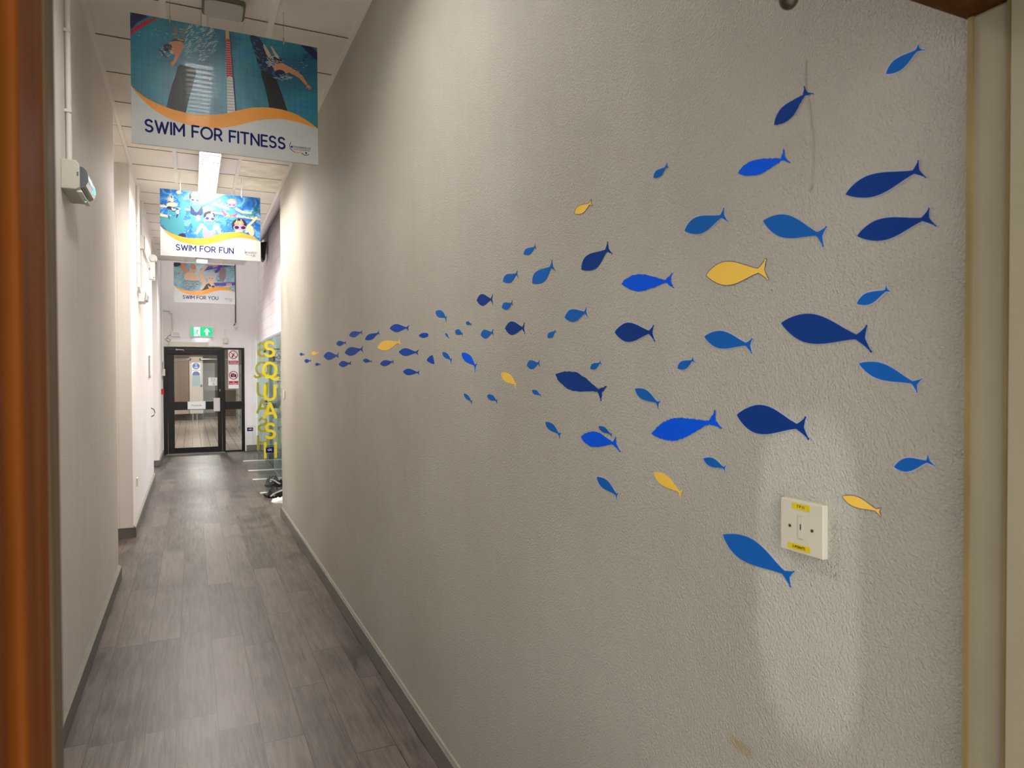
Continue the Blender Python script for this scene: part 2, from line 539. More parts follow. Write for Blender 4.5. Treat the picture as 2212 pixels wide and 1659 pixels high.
def brick_mat(name, c1, c2, mortar, sx, sy, msize, rough, axis='XY', bump=0.3, offset=0.5):
    m = bpy.data.materials.new(name); m.use_nodes = True
    N, L = m.node_tree.nodes, m.node_tree.links
    p = N['Principled BSDF']; p.inputs['Roughness'].default_value = rough
    tc = N.new('ShaderNodeTexCoord'); sp = N.new('ShaderNodeSeparateXYZ'); cb = N.new('ShaderNodeCombineXYZ')
    L.new(tc.outputs['Object'], sp.inputs[0])
    L.new(sp.outputs[axis[0]], cb.inputs[0]); L.new(sp.outputs[axis[1]], cb.inputs[1])
    t = N.new('ShaderNodeTexBrick'); t.offset = offset
    t.inputs['Scale'].default_value = 1.0; t.inputs['Brick Width'].default_value = sx; t.inputs['Row Height'].default_value = sy
    t.inputs['Mortar Size'].default_value = msize; t.inputs['Mortar Smooth'].default_value = 0.2
    t.inputs['Color1'].default_value = c1; t.inputs['Color2'].default_value = c2; t.inputs['Mortar'].default_value = mortar
    L.new(cb.outputs[0], t.inputs['Vector']); L.new(t.outputs['Color'], p.inputs['Base Color'])
    bp = N.new('ShaderNodeBump'); bp.inputs['Strength'].default_value = bump; bp.inputs['Distance'].default_value = 0.004; bp.invert = True
    L.new(t.outputs['Fac'], bp.inputs['Height']); L.new(bp.outputs['Normal'], p.inputs['Normal'])
    return m


M_brick = brick_mat('white painted blockwork', srgb(248, 241, 245), srgb(244, 236, 240), srgb(222, 214, 216), 0.44, 0.215, 0.006, 0.6, 'YZ', 0.6)
M_ptile = brick_mat('wet beige floor tile', srgb(196, 184, 168), srgb(186, 174, 158), srgb(104, 92, 80), 0.19, 0.60, 0.007, 0.16, 'XY', 0.3, 0.0)
M_wtile = brick_mat('grey brown wall tile', srgb(112, 92, 76), srgb(104, 84, 70), srgb(82, 68, 58), 0.15, 0.15, 0.004, 0.3, 'XZ', 0.2, 0.0)


def glass_mat(name, tint, refl=0.12, thick=0.0):
    m = bpy.data.materials.new(name); m.use_nodes = True
    N, L = m.node_tree.nodes, m.node_tree.links
    for n in list(N): N.remove(n)
    out = N.new('ShaderNodeOutputMaterial')
    tr = N.new('ShaderNodeBsdfTransparent'); tr.inputs[0].default_value = tint
    gl = N.new('ShaderNodeBsdfGlossy'); gl.inputs['Roughness'].default_value = 0.02; gl.inputs['Color'].default_value = (0.9, 1, 0.97, 1)
    fr = N.new('ShaderNodeFresnel'); fr.inputs['IOR'].default_value = 1.45
    mx = N.new('ShaderNodeMixShader')
    mu = N.new('ShaderNodeMath'); mu.operation = 'MULTIPLY_ADD'; mu.inputs[1].default_value = 0.9; mu.inputs[2].default_value = refl * 0.1
    L.new(fr.outputs[0], mu.inputs[0]); L.new(mu.outputs[0], mx.inputs[0])
    L.new(tr.outputs[0], mx.inputs[1]); L.new(gl.outputs[0], mx.inputs[2]); L.new(mx.outputs[0], out.inputs[0])
    return m


M_glass = glass_mat('clear greenish glass', (0.965, 0.985, 0.978, 1))
M_pane = glass_mat('clear door glass', (0.95, 0.96, 0.96, 1))
M_gedge = mat('pale green glass edge', srgb(196, 222, 212), 0.25)

# ------------------------------------------------------------------ layout numbers (metres)
XR, XL = 0.968, -0.565          # faces of the right and left corridor walls
ZC = 3.86                       # ceiling
YB = 16.2                       # back wall
Y_RE = 8.62                     # where the right wall stops
Y_L1, Y_R1 = 6.53, 8.16         # first recess on the left
Y_L2, Y_R2 = 12.4, 14.3         # second recess
XC = 1.34                       # line of the squash court wall
Y_CE = 14.72                    # end of the tiled ceiling
TH = 0.12

# ------------------------------------------------------------------ setting
struct('floor', MB().box(-1.3, -0.4, -0.06, 4.6, YB, 0), M_floor, 'dark grey brown wood-look plank floor of the corridor')
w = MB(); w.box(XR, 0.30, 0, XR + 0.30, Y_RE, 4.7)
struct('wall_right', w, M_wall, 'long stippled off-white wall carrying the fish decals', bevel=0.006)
w = MB(); w.box(XL - TH, 0.30, 0, XL, Y_L1, 4.7)
struct('wall_left_near', w, M_wall_l, 'nearest left wall in shade', bevel=0.006)
w = MB(); w.box(XL - TH, Y_R1, 0, XL, Y_L2, 4.7).box(-1.15, Y_R1, 0, XL - TH, Y_R1 + TH, 4.7)
struct('wall_left_middle', w, M_wall_w, 'middle left wall, bright white', bevel=0.006)
w = MB(); w.box(XL - TH, Y_R2, 0, XL, YB, 4.7).box(-1.15, Y_R2, 0, XL - TH, Y_R2 + TH, 4.7)
struct('wall_left_far', w, M_wall_w, 'last left wall beside the black door')
w = MB(); w.box(-1.22, Y_L1 - TH, 0, -1.15, Y_R1 + TH, 4.7).box(-1.15, Y_L1 - TH, 0, XL - TH, Y_L1, 4.7)
struct('wall_recess_near', w, M_wall_l)
w = MB(); w.box(-1.22, Y_L2 - TH, 0, -1.15, Y_R2 + TH, 4.7).box(-1.15, Y_L2 - TH, 0, XL - TH, Y_L2, 4.7)
struct('wall_recess_far', w, M_wall_w)
# back wall with the door opening
DX0, DX1, DZ = -0.545, 1.045, 2.262
w = MB(); w.box(XL - TH, YB, 0, DX0, YB + 0.15, 5.2).box(DX1, YB, 0, XC + 0.2, YB + 0.15, 5.2).box(DX0, YB, DZ, DX1, YB + 0.15, 5.2)
struct('wall_back', w, M_back, 'white end wall around the black glazed door')
# wall above the court glass and court shell
w = MB(); w.box(XC, Y_RE, 2.40, XC + 0.12, YB, 5.0)
struct('wall_court_front', w, M_brick, 'white painted blockwork over the squash court glass')
w = MB(); w.box(XR + 0.30, Y_RE - TH, 0, 4.6, Y_RE, 5.0).box(4.5, Y_RE, 0, 4.6, YB, 5.0).box(XC + 0.2, YB, 0, 4.6, YB + 0.1, 5.0)
struct('wall_court', w, M_back)
struct('ceiling_upper', MB().box(-1.3, Y_CE, 5.0, 4.6, YB + 0.15, 5.1).box(XC, Y_RE - TH, 5.0, 4.6, Y_CE, 5.1), M_back)

# suspended ceiling: dark void above, tiles as one mesh, grid of tees
tile = MB(); old = MB(); grid = MB()
rows = [0.3 + 0.6 * i - 0.06 for i in range(0, 25)]
rows = [Y_CE - 0.60 * i for i in range(24, -1, -1)]
tees = (-0.135, 0.465)
xs = [XL - 0.005, tees[0], tees[1], XR + 0.005]
for j, (y0, y1) in enumerate(zip(rows, rows[1:])):
    for i, (x0, x1) in enumerate(zip(xs, xs[1:])):
        tgt = old if (i == 2 and j in (12, 13)) else tile
        if i == 1 and (7.0 < (y0 + y1) / 2 < 8.9 or 1.7 < (y0 + y1) / 2 < 3.4):
            pass
        tgt.box(x0 + 0.016, y0 + 0.006, ZC + 0.002, x1 - 0.016, y1 - 0.011, ZC + 0.018)
    if y1 > Y_L1 and y0 < Y_R1 + 0.1 or y1 > Y_L2 and y0 < Y_R2 + 0.1:
        tile.box(-1.15, y0 + 0.006, ZC + 0.002, XL - 0.002, y1 - 0.006, ZC + 0.018)
ce = struct('ceiling', tile, M_tile, 'suspended ceiling of off-white tiles', bevel=0.002, seg=1)
ce2 = old.build('stained_tile', M_tile_old, ce)
for x in tees:
    grid.box(x - 0.018, rows[0], ZC - 0.004, x + 0.018, Y_CE, ZC + 0.003)
for x in (XL, XR):
    s = 1 if x < 0 else -1
    grid.box(x, rows[0], ZC - 0.004, x + s * 0.030, Y_CE, ZC + 0.003)
for y in rows:
    grid.box(XL + 0.03, y - 0.002, ZC + 0.003, XR - 0.03, y + 0.0055, ZC + 0.006)
gaps = MB()  # dark strips that paint the shade of the gaps between tile rows
for y in rows[1:-1]:
    gaps.box(XL + 0.031, y - 0.0065, ZC - 0.0008, tees[0] - 0.0185, y - 0.0025, ZC + 0.002).box(tees[0] + 0.0185, y - 0.0065, ZC - 0.0008, tees[1] - 0.0185, y - 0.0025, ZC + 0.002).box(tees[1] + 0.0185, y - 0.0065, ZC - 0.0008, XR - 0.031, y - 0.0025, ZC + 0.002)
gaps.build('joint_shade', mat('painted joint shade', srgb(120, 108, 98), 0.9), ce)
grid.box(XL, Y_CE - 0.02, ZC - 0.004, XR, Y_CE + 0.01, ZC + 0.06)
grid.build('ceiling_grid', M_grid, ce)
void = MB().box(-1.2, rows[0], ZC + 0.020, XR - 0.006, Y_CE, ZC + 0.03)
void.build('ceiling_void', M_gap, ce)
# sloping soffit from the tile edge up to the court wall
sl = MB()
n_sl = 11
for k in range(n_sl):
    y0 = Y_RE + 0.02 + k * (Y_CE - Y_RE - 0.02) / n_sl; y1 = y0 + (Y_CE - Y_RE - 0.02) / n_sl - 0.012
    sl.prism([(XR - 0.004, y0, ZC + 0.004), (XC - 0.01, y0, 4.40), (XC - 0.01, y1, 4.40), (XR - 0.004, y1, ZC + 0.004)], (-0.012, 0, 0.014))
so = struct('ceiling_slope', sl, M_back, 'white sloping soffit boards beside the ceiling tiles')
MB().prism([(XR - 0.02, Y_RE, ZC + 0.03), (XC - 0.02, Y_RE, 4.44), (XC - 0.02, Y_CE, 4.44), (XR - 0.02, Y_CE, ZC + 0.03)], (-0.01, 0, 0.012)).build('soffit_backing', M_gap, so)
MB().box(XC - 0.030, Y_RE, 4.388, XC, Y_CE, 4.415).build('soffit_trim', mat('grey soffit trim', srgb(176, 170, 168), 0.5), so)

# skirting boards
def skirting(name, boxes, label, joints=()):
    b = MB(); c = MB()
    for q in boxes:
        b.box(*q)
    o = struct(name, b, M_skirt, label, bevel=0.003)
    return o


SK = 0.022
sk = MB(); jy = [0.60, 3.805, 5.62, Y_RE + 0.022]
for a, b_ in zip(jy, jy[1:]):
    sk.box(XR - SK, a + 0.0025, 0.002, XR, b_ - 0.0025, 0.104)
o = struct('baseboard_right', sk, M_skirt, 'grey skirting board under the fish wall', bevel=0.003)
MB().prism([(XR, 0.6, 0.104), (XR - 0.006, 0.6, 0.104), (XR, 0.6, 0.110)], (0, Y_RE - 0.6, 0)).build('sealant', M_caulk, o)
sk = MB().box(XL, 0.62, 0.002, XL + SK, Y_L1 + SK, 0.104)
o = struct('baseboard_left_near', sk, M_skirt, 'grey skirting board on the nearest left wall', bevel=0.003)
MB().prism([(XL, 0.62, 0.104), (XL + 0.020, 0.62, 0.104), (XL, 0.62, 0.126)], (0, Y_L1 - 0.62, 0)).build('sealant', M_caulk, o)
sk = MB().box(XL, Y_R1 - SK, 0.002, XL + SK, Y_L2 + SK, 0.104).box(-1.15, Y_R1 - SK, 0.002, XL + SK, Y_R1, 0.104)
o = struct('baseboard_left_middle', sk, M_skirt, 'grey skirting board around the first wall corner', bevel=0.003)
MB().prism([(XL, Y_R1, 0.104), (XL + 0.018, Y_R1, 0.104), (XL, Y_R1, 0.122)], (0, Y_L2 - Y_R1, 0)).build('sealant', M_caulk, o)
sk = MB().box(XL, Y_R2 - SK, 0.002, XL + SK, YB, 0.104).box(-1.15, Y_R2 - SK, 0.002, XL + SK, Y_R2, 0.104)
struct('baseboard_left_far', sk, M_skirt, 'grey skirting board beside the black door', bevel=0.003)
struct('baseboard_back', MB().box(DX1 + 0.03, YB - SK, 0.002, XC, YB, 0.13), M_skirt, 'grey skirting right of the black door', bevel=0.003)

# near doorway (camera stands in it)
jr = MB().box(0.905, 0.10, 0, XR + 0.10, 0.563, 2.152)
o = struct('door_frame_right', jr, M_jamb, 'cream painted door jamb at the right edge', bevel=0.004)
MB().box(0.9015, 0.5535, 0, 0.9065, 0.5605, 2.15).build('edge_seal', M_seal, o)
MB().box(0.8975, 0.503, 0, 0.9065, 0.5105, 2.15).build('brush_seal', M_seal, o)
MB().box(0.893, 0.10, 0, 0.906, 0.503, 2.15).build('door_stop', M_jamb, o)
LX = -0.090
o = struct('door_frame_left', MB().box(LX - 0.40, 0.485, 0, LX, 0.566, 2.152), M_wood, 'orange stained door jamb at the left edge', bevel=0.004)
MB().box(LX - 0.40, 0.566, 0, LX + 0.001, 0.604, 2.152).build('painted_edge', M_stop, o, bevel=0.003)
MB().box(LX - 0.40, 0.464, 0, LX - 0.012, 0.485, 2.152).build('rebate_seal', M_dark, o)
MB().box(LX - 0.40, 0.30, 0, LX - 0.004, 0.464, 2.152).build('inner_jamb', M_wood, o, bevel=0.004)
o = struct('door_frame_head', MB().box(LX - 0.40, 0.10, 2.152, XR + 0.1, 0.567, 2.30), M_wood_d, 'brown stained door head over the doorway', bevel=0.003)
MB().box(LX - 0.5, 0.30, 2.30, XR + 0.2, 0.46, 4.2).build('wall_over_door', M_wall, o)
MB().box(XL - TH, 0.32, 0, LX - 0.40, 0.44, 4.2).build('wall_beside_door', M_wall_l, o)
k = thing('rubber_door_buffer', (0.640, 0.585, 2.152), 'dark brown round-ended buffer hanging from the door head at the top edge', 'door buffer')
MB().tube([(0.633, 0.598, 2.19), (0.633, 0.598, 2.160)], 0.006, 12).build('stem', M_steel, k, smooth=True)
MB().tube([(0.633, 0.598, 2.165), (0.633, 0.598, 2.136)], 0.0118, 20).ball((0.633, 0.598, 2.134), 0.0112, 0.0112, 0.013, 18).build('rubber_tip', mat('dark olive rubber', srgb(48, 40, 28), 0.4), k, smooth=True)
MB().box(0.618, 0.566, 2.165, 0.648, 0.612, 2.20).build('bracket', M_dark, k, bevel=0.003)

# ------------------------------------------------------------------ fish decals on the right wall
FC = {
    'navy': mat('navy fish vinyl', srgb(14, 74, 176), 0.6, spec=0.05),
    'mid': mat('mid blue fish vinyl', srgb(28, 102, 190), 0.6, spec=0.05),
    'dark': mat('dark navy fish vinyl', srgb(22, 62, 142), 0.6, spec=0.05),
    'bright': mat('bright blue fish vinyl', srgb(10, 94, 245), 0.6, spec=0.05),
    'yellow': mat('yellow fish vinyl', srgb(255, 212, 92), 0.6, spec=0.05),
}
M_halo = mat('pale lilac vinyl border', srgb(196, 200, 230), 0.6, spec=0.05)
M_halo_n = mat('dark blue vinyl border', srgb(28, 58, 140), 0.6, spec=0.05)
CROP = {'A': (600, 600, 4.424), 'B': (900, 400, 3.318), 'C': (1150, 750, 3.016), 'D': (1600, 850, 2.552),
        'E': (1500, 400, 3.318), 'F': (1500, 0, 3.107), 'G': (0, 0, 1.0)}


def fish_outline(N, P, T1, T2, w, pk=0.40, ped=0.16, rough=0.0, bend=0.0):
    N, P, T1, T2 = [Vector(q) for q in (N, P, T1, T2)]
    a = P - N; L = a.length; a.normalize(); n = Vector((a.y, -a.x))  # n points up in the image for fish facing left

    def prof(t):
        if t < pk:
            return w * math.sin(PI / 2 * t / pk) ** (0.55 if blunt else 0.82)
        s = (t - pk) / (1 - pk)
        return w * (ped + (1 - ped) * (0.55 * math.cos(PI / 2 * s) + 0.45 * 0.5 * (1 + math.cos(PI * s))))
    M = 22
    blunt = pk > 0.44
    w *= 0.94 if blunt else 1.08
    top, bot = [], []
    for i in range(1, M + 1):
        t = i / M
        c = N + a * (L * t) + n * (bend * L * math.sin(PI * t))
        top.append(c + n * prof(t)); bot.append(c - n * prof(t))
    notch = P.lerp((T1 + T2) / 2, 0.66)

    def curve(p, q, pull, k=5):
        mid = (p + q) / 2; mid = mid.lerp(pull, 0.10)
        return [p * (1 - t) ** 2 + mid * 2 * t * (1 - t) + q * t * t for t in [j / k for j in range(1, k)]]
    tw = max(w * 0.09, 0.5)

    def tip(T):
        d = (T - P).normalized(); e = Vector((-d.y, d.x)) * tw
        return d, e
    d1, e1 = tip(T1); d2, e2 = tip(T2)
    out = [N] + top
    out += curve(top[-1], T1 - e1 * 0.0 + d1 * 0, notch) + [T1 - d1 * tw * .6 - e1 * .8, T1, T1 - d1 * tw * .6 + e1 * .8]
    out += curve(T1, notch, P.lerp(notch, .6)) + [notch] + curve(notch, T2, P.lerp(notch, .6))
    out += [T2 - d2 * tw * .6 - e2 * .8, T2, T2 - d2 * tw * .6 + e2 * .8] + curve(T2, bot[-1], notch)
    out += list(reversed(bot))
    if rough:
        dense = []
        for p, q in zip(out, out[1:] + out[:1]):
            k = max(1, int((q - p).length / (rough * 2.2)))
            for j in range(k):
                dense.append(p.lerp(q, j / k))
        cen = sum(dense, Vector((0, 0))) / len(dense)
        out = []
        for i, p in enumerate(dense):
            out.append(p + Vector((random.uniform(-1, 1), random.uniform(-1, 1))) * rough * 0.75)
    return out


def grow(pts, d):
    """offset an image outline outward by d"""
    k = len(pts); area = sum(pts[i].x * pts[(i + 1) % k].y - pts[(i + 1) % k].x * pts[i].y for i in range(k))
    s = 1 if area > 0 else -1
    res = []
    for i in range(k):
        a = pts[(i + 1) % k] - pts[i - 1]
        if a.length < 1e-6:
            res.append(pts[i]); continue
        a.normalize()
        res.append(pts[i] + Vector((a.y, -a.x)) * s * d)
    return res


def wall_pts(pts, off):
    return [on(p.x, p.y, 0, XR - off) for p in pts]


def add_fish(crop, N, P, T1, T2, w, colour, label, rough=0.0, halo=None, outline=None, pk=0.40, bend=0.0):
    ox, oy, s = CROP[crop]
    g = lambda q: Vector((ox + q[0] / s, oy + q[1] / s))
    if outline is None:
        out = fish_outline(g(N), g(P), g(T1), g(T2), w / s, pk, 0.17, rough, bend)
    else:
        out = [g(q) for q in outline]
    root_p = wall_pts([sum(out, Vector((0, 0))) / len(out)], 0)[0]
    b = MB().prism(wall_pts(out, 0.0004 if not halo else 0.0009), (-0.0006, 0, 0))
    if not halo:
        o = b.build('fish_decal', FC[colour], recalc=True)
    else:
        o = b.build('fish_decal', FC[colour], recalc=True)
        hb = MB().prism(wall_pts(grow(out, halo * 1.25), 0.0002), (-0.0005, 0, 0))
        hb.build('decal_border', M_halo if colour != 'yellow' else M_halo_n, o)
    # move the origin onto the fish
    o.data.transform(Matrix.Translation(-root_p)); o.location = root_p
    for ch in o.children:
        ch.data.transform(Matrix.Translation(-root_p))
    tag(o, label, 'fish decal', 'fish decals on the right wall')
    return o


H = 1.6
FISH = [
    ('A', (210, 731), (243, 730), (256, 721), (256, 741), 13, 'navy', 'tiny navy fish decal, leftmost of the whole school', {}),
    ('A', (254, 797), (305, 793), (320, 780), (320, 806), 18, 'navy', 'tiny navy fish decal just below and right of the leftmost fish', {}),
    ('A', (319, 724), (378, 718), (391, 705), (391, 730), 18, 'yellow', 'tiny yellow fish decal, smallest yellow one at the far left of the school', {}),
    ('A', (358, 828), (400, 827), (411, 818), (411, 838), 14, 'navy', 'tiny navy fish decal under the tiny yellow fish', {}),
    ('A', (438, 750), (563, 744), (583, 713), (584, 772), 36, 'navy', 'plump navy fish decal right of the tiny yellow fish', {}),
    ('A', (559, 631), (638, 621), (654, 604), (655, 637), 23, 'navy', 'small navy fish decal above the plump navy fish near the left tip', {}),
    ('A', (583, 828), (684, 818), (702, 795), (703, 836), 27, 'navy', 'small navy fish decal below the large navy fish left of the yellow one', {}),
    ('A', (641, 718), (792, 684), (813, 651), (818, 714), 38, 'navy', 'large navy fish decal, tail up, lower left of the long yellow fish', {}),
    ('A', (682, 552), (792, 522), (807, 500), (811, 542), 26, 'navy', 'navy fish decal, topmost at the left end, left of a more tilted one', {}),
    ('A', (834, 591), (956, 530), (967, 503), (978, 545), 26, 'navy', 'steeply tilted navy fish decal just above the long yellow fish', {}),
    ('A', (814, 787), (886, 798), (900, 790), (897, 810), 17, 'navy', 'tiny navy fish decal with tail down, under the long yellow fish', {}),
    ('A', (952, 668), (1148, 617), (1171, 577), (1180, 638), 43, 'yellow', 'long yellow fish decal in the left cluster, tail raised', {}),
    ('A', (978, 825), (1092, 802), (1108, 785), (1112, 824), 26, 'navy', 'navy fish decal between the tiny tail-down fish and the lowest long navy fish', {}),
    ('A', (1070, 482), (1228, 478), (1258, 451), (1251, 508), 35, 'navy', 'long level navy fish decal above right of the long yellow fish', {}),
    ('A', (1156, 709), (1318, 712), (1347, 686), (1342, 740), 34, 'navy', 'long level navy fish decal below right of the long yellow fish', {}),
    ('A', (1196, 897), (1333, 905), (1357, 886), (1354, 930), 29, 'navy', 'long level navy fish decal, lowest of the left cluster', {}),
    ('A', (1602, 528), (1633, 574), (1642, 568), (1638, 583), 9, 'mid', 'very thin tiny blue fish decal pointing down, right of the tailless oval', {}),
    ('A', (1697, 505), (1758, 535), (1770, 519), (1768, 560), 25, 'mid', 'tiny plump blue fish decal right of the very thin one', {}),
    ('A', (1799, 428), (1843, 443), (1855, 434), (1852, 460), 17, 'mid', 'smallest blue fish decal left of the round dark fish', {}),
    ('A', (1512, 320), (1604, 380), (1618, 360), (1610, 432), 36, 'mid', 'fat blue fish decal with blunt nose and tail pointing down, above the tailless oval', {'pk': .45}),
    ('A', (1576, 712), (1650, 782), (1667, 766), (1661, 824), 24, 'mid', 'small slate blue fish decal, tail down, between triangle and bright blue fish', {'pk': .45}),
    ('A', (1762, 718), (1882, 835), (1905, 815), (1888, 905), 39, 'bright', 'bright blue fish decal diving tail-down in the left half of the school', {'pk': .45}),
    ('A', (1940, 550), (2045, 523), (2060, 488), (2066, 560), 40, 'mid', 'plump blue fish decal left of the round dark fish with wide tail', {}),
    ('A', (1902, 215), (2035, 207), (2056, 160), (2057, 255), 52, 'dark', 'round dark navy fish decal, upper one of the two round ones', {}),
    ('A', (1781, 1108), (1847, 1180), (1862, 1168), (1856, 1212), 19, 'mid', 'thin blue fish decal, tail down, lowest left below the bright blue fish', {'pk': .45}),
    ('A', (2004, 1122), (2086, 1172), (2102, 1157), (2098, 1207), 28, 'mid', 'blue fish decal, tail down, directly below left of the tumbling small yellow fish', {'pk': .45}),
    ('B', (1133, 204), (1240, 133), (1249, 101), (1260, 151), 26, 'yellow', 'small yellow fish decal, topmost of the yellow ones', {'halo': 0.7}),
    ('B', (768, 496), (845, 446), (852, 420), (860, 462), 22, 'mid', 'small blue fish decal, uppermost of the three tail-up ones above the round fish', {}),
    ('B', (620, 692), (713, 638), (723, 610), (731, 667), 30, 'mid', 'small blue fish decal just left of the longer tail-up blue fish', {}),
    ('B', (831, 704), (962, 588), (971, 537), (995, 614), 42, 'mid', 'medium blue fish decal, steep tail up, left of the dark steep one', {}),
    ('B', (1182, 606), (1358, 470), (1370, 404), (1405, 494), 52, 'dark', 'dark navy fish decal tilted steeply with tail up, left of the bright blue fish', {}),
    ('B', (612, 880), (680, 848), (686, 824), (691, 864), 25, 'mid', 'tiny blue fish decal between the two round dark fish', {}),
    ('B', (634, 1026), (757, 1024), (774, 985), (777, 1066), 45, 'dark', 'round dark navy fish decal, lower one of the two round ones', {}),
    ('B', (1062, 950), (1205, 912), (1216, 875), (1229, 948), 42, 'mid', 'medium plump blue fish decal left of the large dark oval fish', {'halo': .8}),
    ('B', (939, 1094), (990, 1048), (995, 1037), (1005, 1059), 18, 'mid', 'tiny blue fish decal right of the lower round dark fish', {}),
    ('B', (790, 1293), (870, 1277), (880, 1254), (886, 1301), 30, 'mid', 'small plump blue fish decal above right of the tumbling yellow fish', {}),
    ('B', (1245, 1316), (1312, 1274), (1317, 1251), (1331, 1286), 20, 'mid', 'tiny blue fish decal directly above the ragged dark fish tail', {'halo': .8}),
    ('B', (608, 1346), (706, 1425), (718, 1408), (710, 1462), 31, 'yellow', 'small yellow fish decal diving tail-down in the middle of the school', {'pk': .45}),
    ('B', (828, 1470), (885, 1504), (892, 1497), (892, 1520), 15, 'mid', 'tiny blue fish decal left below the ragged dark fish', {}),
    ('B', (996, 1358), (1300, 1470), (1362, 1440), (1325, 1548), 60, 'dark', 'dark navy fish decal with ragged edge, tail down, mid wall', {'rough': 1.3, 'pk': .42}),
    ('B', (1566, 1460), (1722, 1556), (1747, 1547), (1734, 1605), 33, 'mid', 'slim blue fish decal, tail down, right of the ragged dark fish', {'halo': .8}),
    ('B', (1420, 1054), (1665, 1054), (1700, 1002), (1708, 1120), 64, 'dark', 'large oval dark navy fish decal swimming level under the bright blue one', {'halo': .9}),
    ('B', (1468, 705), (1785, 690), (1832, 628), (1845, 738), 57, 'bright', 'bright blue fish decal with ragged edge, level, left of the big yellow fish', {'rough': 1.2}),
    ('C', (86, 487), (170, 562), (187, 555), (180, 595), 20, 'mid', 'slim blue fish decal, tail down, below left of the ragged dark fish tail', {}),
    ('C', (432, 515), (508, 566), (519, 560), (518, 585), 15, 'mid', 'tiny slim blue fish decal touching the back of a bright blue fish', {}),
    ('C', (316, 582), (525, 625), (545, 583), (573, 682), 47, 'bright', 'bright blue fish decal, tail down, with a tiny fish at its back', {'rough': .8}),
    ('C', (778, 566), (1150, 490), (1195, 408), (1235, 530), 66, 'bright', 'largest bright blue fish decal with ragged edge and raised tail', {'rough': 1.3}),
    ('C', (1115, 725), (1245, 785), (1261, 770), (1259, 813), 26, 'mid', 'small slim blue fish decal below the largest bright blue fish', {'halo': 1.0}),
    ('C', (421, 845), (545, 957), (560, 948), (550, 995), 26, 'mid', 'slim blue fish decal, tail down, lowest in the middle of the wall', {'halo': .7}),
    ('C', (792, 815), (955, 940), (978, 932), (965, 988), 32, 'yellow', 'yellow fish decal diving tail-down left of the wall socket', {'rough': .7}),
    ('C', (947, 138), (1040, 88), (1047, 63), (1064, 99), 26, 'mid', 'tiny blue fish decal between oval dark fish and the slim blue ones', {'halo': 1.0}),
    ('D', (846, 405), (1025, 375), (1031, 338), (1075, 402), 35, 'mid', 'blue fish decal with pale outline near the cream door jamb, low right', {'halo': 1.8}),
    ('D', (562, 567), (745, 642), (773, 632), (771, 677), 26, 'yellow', 'yellow fish decal edged in blue, right of the wall socket', {'halo': 1.0}),
    ('G', (1592, 896), (1721, 921), (1741.5, 899.5), (1748, 950), 29, 'dark', 'large dark navy fish decal, tail down, right of the largest bright blue fish', {'halo': 1.2}),
    ('G', (1562, 1154.5), (1692, 1236), (1717, 1234), (1708.5, 1269), 23, 'mid', 'long blue fish decal diving tail-down, lowest of all, below the socket', {'halo': .7, 'bend': 0.0}),
    ('E', (493, 255), (878, 350), (950, 295), (926, 442), 76, 'mid', 'large mid blue fish decal, tail down, above the big yellow fish', {'halo': .8}),
    ('E', (1167, 365), (1630, 245), (1685, 162), (1736, 295), 72, 'dark', 'large dark navy fish decal by the cream jamb, lower of the upper right pair', {'halo': 1.0}),
    ('E', (86, 645), (458, 613), (513, 530), (530, 677), 78, 'yellow', 'big yellow fish decal with dark edge, largest yellow one', {'halo': 1.0}),
    ('E', (1165, 850), (1370, 757), (1375, 716), (1407, 763), 38, 'mid', 'small blue fish decal with pale outline above right of the largest dark fish', {'halo': 1.8}),
    ('E', (622, 988), (1160, 1088), (1240, 1002), (1273, 1200), 98, 'dark', 'largest dark navy fish decal of the whole school, at right', {'halo': .8}),
    ('E', (72, 1085), (368, 1140), (418, 1096), (415, 1208), 58, 'mid', 'mid blue fish decal, tail down, left of the largest dark fish', {'halo': 1.3}),
    ('E', (1180, 1278), (1560, 1413), (1632, 1388), (1598, 1488), 53, 'mid', 'slender mid blue fish decal, tail down, below right of the largest dark fish', {'halo': 1.5}),
    ('F', (1287, 497), (1490, 340), (1503, 298), (1547, 336), 36, 'mid', 'topmost blue fish decal with pale outline, near the door head', {'halo': 1.8}),
    ('F', (537, 840), (735, 640), (737, 578), (800, 628), 43, 'dark', 'dark navy fish decal, steep tail up, beside the plaster crack', {'rough': .9, 'halo': .6}),
    ('F', (292, 1162), (585, 1070), (600, 1000), (643, 1092), 48, 'bright', 'bright blue fish decal with ragged edge beside the plaster crack end', {'rough': 1.3}),
    ('F', (1015, 1305), (1470, 1155), (1505, 1073), (1558, 1193), 68, 'dark', 'large dark navy fish decal, upper of the upper right pair', {'halo': 1.2}),
    ('G', (1479, 499), (1557, 467.5), (1564, 448.5), (1572, 478), 17, 'mid', 'mid blue fish decal, tail up, above left of the big yellow fish', {'halo': 1.2}),
    ('G', (1412, 384), (1437.5, 362), (1441, 351), (1445.5, 361.5), 7, 'mid', 'tiny lone blue fish decal right above the topmost small yellow fish', {'halo': .6}),
]
for crop, N, P, T1, T2, w_, colour, label, kw in FISH:
    add_fish(crop, N, P, T1, T2, w_, colour, label, **kw)
add_fish('A', 0, 0, 0, 0, 0, 'navy', 'small navy oval of a fish decal with its tail missing', outline=[(1348, 552), (1358, 542), (1374, 532), (1394, 527), (1414, 527), (1430, 530), (1438, 537), (1439, 553), (1432, 562), (1412, 571), (1390, 575), (1370, 570), (1356, 561)])
add_fish('A', 0, 0, 0, 0, 0, 'navy', 'small navy triangle, head only of a cut fish decal', outline=[(1423, 787), (1432, 772), (1447, 756), (1463, 745), (1480, 738), (1487, 764), (1493, 795), (1499, 825), (1480, 822), (1458, 814), (1438, 802)])

